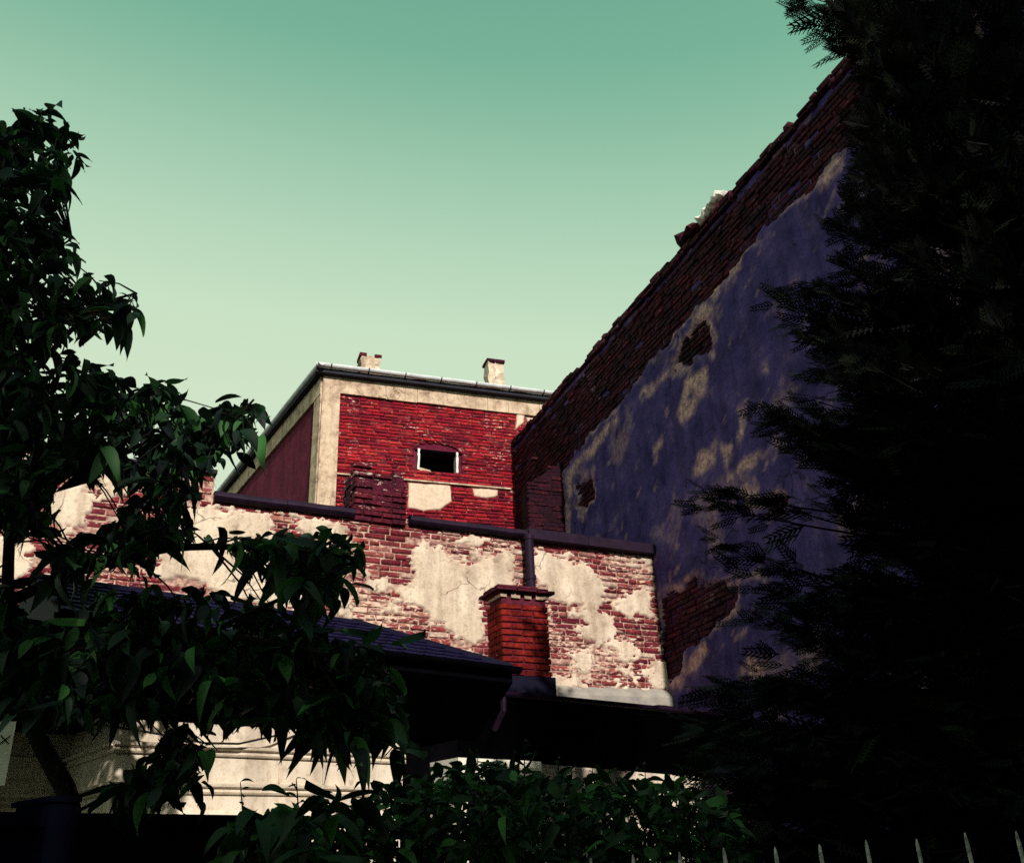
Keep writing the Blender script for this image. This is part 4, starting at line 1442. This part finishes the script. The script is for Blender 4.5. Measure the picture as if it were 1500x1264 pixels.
explicit = [(1168, 8, 4.6), (1195, 40, 4.6), (1235, 75, 4.7), (1215, 10, 4.6), (1245, 180, 4.6), (1222, 330, 4.5), (1145, 432, 4.4), (1155, 470, 4.5), (1195, 540, 4.4), (1105, 602, 4.3), (1130, 620, 4.4), (1170, 660, 4.4),
            (1010, 735, 4.2), (1030, 720, 4.25), (1040, 790, 4.2), (1075, 720, 4.3), (1080, 850, 4.3), (1100, 905, 4.3), (1120, 970, 4.3), (1020, 1010, 4.2), (1005, 1060, 4.2), (1030, 1100, 4.2), (1050, 1160, 4.2), (1070, 1010, 4.3),
            (1130, 1010, 4.3), (1180, 1150, 4.3), (1160, 880, 4.35), (1250, 600, 4.3), (1240, 860, 4.2), (1300, 420, 4.2)]
n_exp = 0
edge_px = [(1235, 40), (1262, 75), (1240, 120), (1220, 180), (1245, 240), (1235, 320), (1215, 395), (1150, 440), (1160, 490), (1190, 540), (1120, 600), (1140, 640), (1165, 690), (1250, 740), (1262, 800), (1225, 850), (1120, 890), (1105, 930), (1120, 985), (1040, 1020), (1020, 1080), (1030, 1150), (1050, 1230)]
for (x, y) in edge_px:
    for q in range(4):
        explicit.append((x + random.uniform(5, 70), y + random.uniform(-35, 35), random.uniform(3.9, 4.6)))
for _ in range(60):
    explicit.append((random.uniform(1270, 1490), random.uniform(-20, 1180), random.uniform(3.9, 4.5)))
for _ in range(26):
    explicit.append((random.uniform(1005, 1090), random.uniform(1060, 1262), random.uniform(3.7, 4.3)))
for _ in range(36):
    explicit.append((random.uniform(1060, 1480), random.uniform(980, 1260), random.uniform(3.7, 4.4)))
for x, y, dd in explicit:
    T = at_y(x, y, dd)
    con_branch(max(0.6, T[2] - random.uniform(-0.1, 0.7)), T)
    n_exp += 1
for i in range(330):
    h = random.uniform(0.4, 8.4)
    L = (2.3 * (1 - h / 10.0) + 0.35) * random.uniform(0.5, 1.05)
    a = random.uniform(math.pi * 0.95, math.pi * 2.05) if random.random() < 0.75 else random.uniform(0, math.pi)
    con_branch(h, (tx + L * math.cos(a), ty + L * math.sin(a), h + random.uniform(-0.1, 0.55)))
open_px = [[(815, 575), (1265, 62), (1238, 240), (1215, 395), (1132, 425), (1140, 470), (1178, 540), (1100, 590), (1095, 620), (1145, 690), (1080, 705), (1000, 720), (1000, 800), (1050, 880), (1095, 905), (1085, 960), (1000, 1000), (800, 1000)],
           [(1150, 722), (1185, 735), (1245, 775), (1240, 815), (1200, 845), (1150, 800), (1130, 760)], [(700, -100), (1165, -100), (1165, 0), (1260, 65), (800, 600)],
           [(1345, 345), (1385, 350), (1400, 400), (1370, 420)], [(1355, 560), (1390, 570), (1385, 600), (1360, 590)], [(1375, 420), (1420, 425), (1405, 460), (1380, 455)], [(1240, 1180), (1320, 1185), (1320, 1230), (1250, 1215)], [(1110, 960), (1160, 960), (1150, 990), (1110, 990)],
           [(600, 1000), (985, 1010), (985, 1264), (600, 1264)]]


def in_open(P):
    cx, cy, cw_ = project(P)
    bad = np.zeros(len(cx), bool)
    for o_ in open_px:
        bad |= inpoly(cx, cy, o_)
    return bad & (cw_ > 0)


# branches stop where the wall shows
for bi in range(n_exp, len(br_lines)):
    bad = in_open(br_lines[bi])
    bad[:3] = False
    if bad.any():
        P = br_lines[bi]
        k_ = int(np.argmax(bad))
        q_ = np.linspace(0, k_ - 0.999, 9)
        br_lines[bi] = np.stack([P[int(f_)] + (P[int(f_) + 1] - P[int(f_)]) * (f_ - int(f_)) for f_ in q_])
bm_ = MB()
for P in br_lines:
    bm_.tube(P[:-1], list(np.linspace(0.02, 0.003, len(P) - 1)), 5, cap=False)
bm_.build('branches', M['bark'], con, kind='stuff')
# a spray: flat feather of pointed scale twigs
sv, sf = [], []


def sv_add(p, q, w_):
    p, q = np.array(p), np.array(q)
    d = q - p
    s_ = np.array([-d[1], d[0], 0]) / (np.linalg.norm(d) + 1e-9) * w_
    k_ = len(sv)
    sv.extend([p - s_, p + s_, q + s_ * 0.35, q - s_ * 0.35])
    sf.append((k_, k_ + 3, k_ + 2, k_ + 1))


sv_add((0, 0, 0), (1, 0, -0.08), 0.018)
for i in range(7):
    x = 0.08 + i * 0.125
    Ls = 0.36 * (1 - 0.75 * x) + 0.06
    for sgn in (-1, 1):
        e_ = (x + Ls * 0.75, sgn * Ls * 0.72, -0.08 * x - 0.05)
        sv_add((x, 0, -0.08 * x), e_, 0.026)
        mx_ = (x + Ls * 0.38, sgn * Ls * 0.36, -0.08 * x - 0.02)
        sv_add(mx_, (mx_[0] + 0.13, mx_[1] + sgn * 0.02, mx_[2] - 0.02), 0.024)
SV, SF = np.array(sv), np.array(sf)
pos, dirs, rolls, lens, tipq = [], [], [], [], []
for bi, P in enumerate(br_lines):
    ns = 95 if bi < 30 else (70 if bi < n_exp else 34)
    seg = np.linalg.norm(P[-1] - P[0])
    for k_ in range(ns):
        q = random.uniform(0.1, 1.0) ** 0.75
        f_ = q * (len(P) - 1)
        i = min(int(f_), len(P) - 2)
        p = P[i] + (P[i + 1] - P[i]) * (f_ - i)
        t = P[i + 1] - P[i]
        t = t / (np.linalg.norm(t) + 1e-9)
        side = np.cross(t, Z)
        ang = random.uniform(-1.2, 1.2) * (1.15 - 0.5 * q)
        d = t * math.cos(ang) + side * math.sin(ang) + np.array([0, 0, random.uniform(-0.5, 0.35)])
        pos.append(p + RNG.normal(0, 0.025, 3))
        dirs.append(d)
        rolls.append(random.uniform(-1.0, 1.0))
        lens.append(random.uniform(0.20, 0.34) if (q < 0.78 and random.random() < 0.4) else random.uniform(0.08, 0.18))
        tipq.append(bi < 30 and (1 - q) * seg < 0.38)
pos, dirs, lens, tipq, rolls = np.array(pos), np.array(dirs), np.array(lens), np.array(tipq), np.array(rolls)
dirs /= np.linalg.norm(dirs, axis=1)[:, None]
bad = in_open(pos + dirs * lens[:, None] * 0.7) & ~tipq
pos, dirs, lens, rolls = pos[~bad], dirs[~bad], lens[~bad], rolls[~bad]
VV = np.zeros((len(pos), len(SV), 3), np.float32)
for i in range(len(pos)):
    ax, ay, az = basis(dirs[i], rolls[i])
    VV[i] = pos[i] + lens[i] * (SV[:, :1] * ax + SV[:, 1:2] * ay + SV[:, 2:] * az)
FQ = (SF[None] + (np.arange(len(pos)) * len(SV))[:, None, None]).reshape(-1, 4)
me = fast_mesh('foliage', VV.reshape(-1, 3), FQ)
at = me.attributes.new('rnd', 'FLOAT', 'FACE')
at.data.foreach_set('value', np.repeat(RNG.random(len(pos)), len(SF)).astype(np.float32))
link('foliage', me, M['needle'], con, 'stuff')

# ------------------------------------------------------------------ unseen houses added behind the viewer, shaped to keep the sun off the gardens
sa = math.radians(SUN_AZ)
SX, SY = np.array([math.cos(sa), -math.sin(sa), 0]) * -1, np.array([math.sin(sa), math.cos(sa), 0])


def behind(w_, q_):
    return SX * w_ - SY * q_


for nm, w0, w1, cc, lab in (('shading_house', -16.0, -0.25, 10.2, 'tall grey unseen house added behind the viewer to shade the gardens, left of the lowest one'),
                            ('shading_house', -0.21, 5.4, 5.5, 'lowest grey unseen house added for shade, between two taller ones behind the viewer'),
                            ('shading_house', 5.44, 18.0, 7.2, 'tall grey unseen house added behind the viewer to shade the gardens, right of the lowest one')):
    q_ = -9.0
    hgt = cc - q_ * math.tan(math.radians(SUN_EL))
    pa, pb = behind(w1, q_), behind(w0, q_)
    SF_ = Frame(pa, pb)
    if SF_.n @ (EYE - SF_.o) < 0:
        SF_ = Frame(pb, pa)
    L = np.linalg.norm(pb - pa)
    t_ = thing(nm, lab, 'building', SF_.w(L / 2, 0), 'unseen houses added for shade')
    MB().fbox(SF_, 0, L, 0, hgt, -8, 0).build('wall', M['street'], t_)
    MB().fbox(SF_, -0.0, L, hgt - 0.5, hgt - 0.2, 0.002, 0.25).build('cornice', M['street'], t_)
    for fl_ in range(int(hgt // 3.6)):
        for wx in np.arange(1.2, L - 1.4, 2.6):
            wd = MB().fbox(SF_, wx, wx + 1.1, fl_ * 3.5 + 1.0, fl_ * 3.5 + 2.8, 0.003, 0.08).build('window', M['trim'], t_)
            MB().fbox(SF_, wx + 0.1, wx + 1.0, fl_ * 3.5 + 1.1, fl_ * 3.5 + 2.7, 0.082, 0.09).build('pane', M['black'], wd)
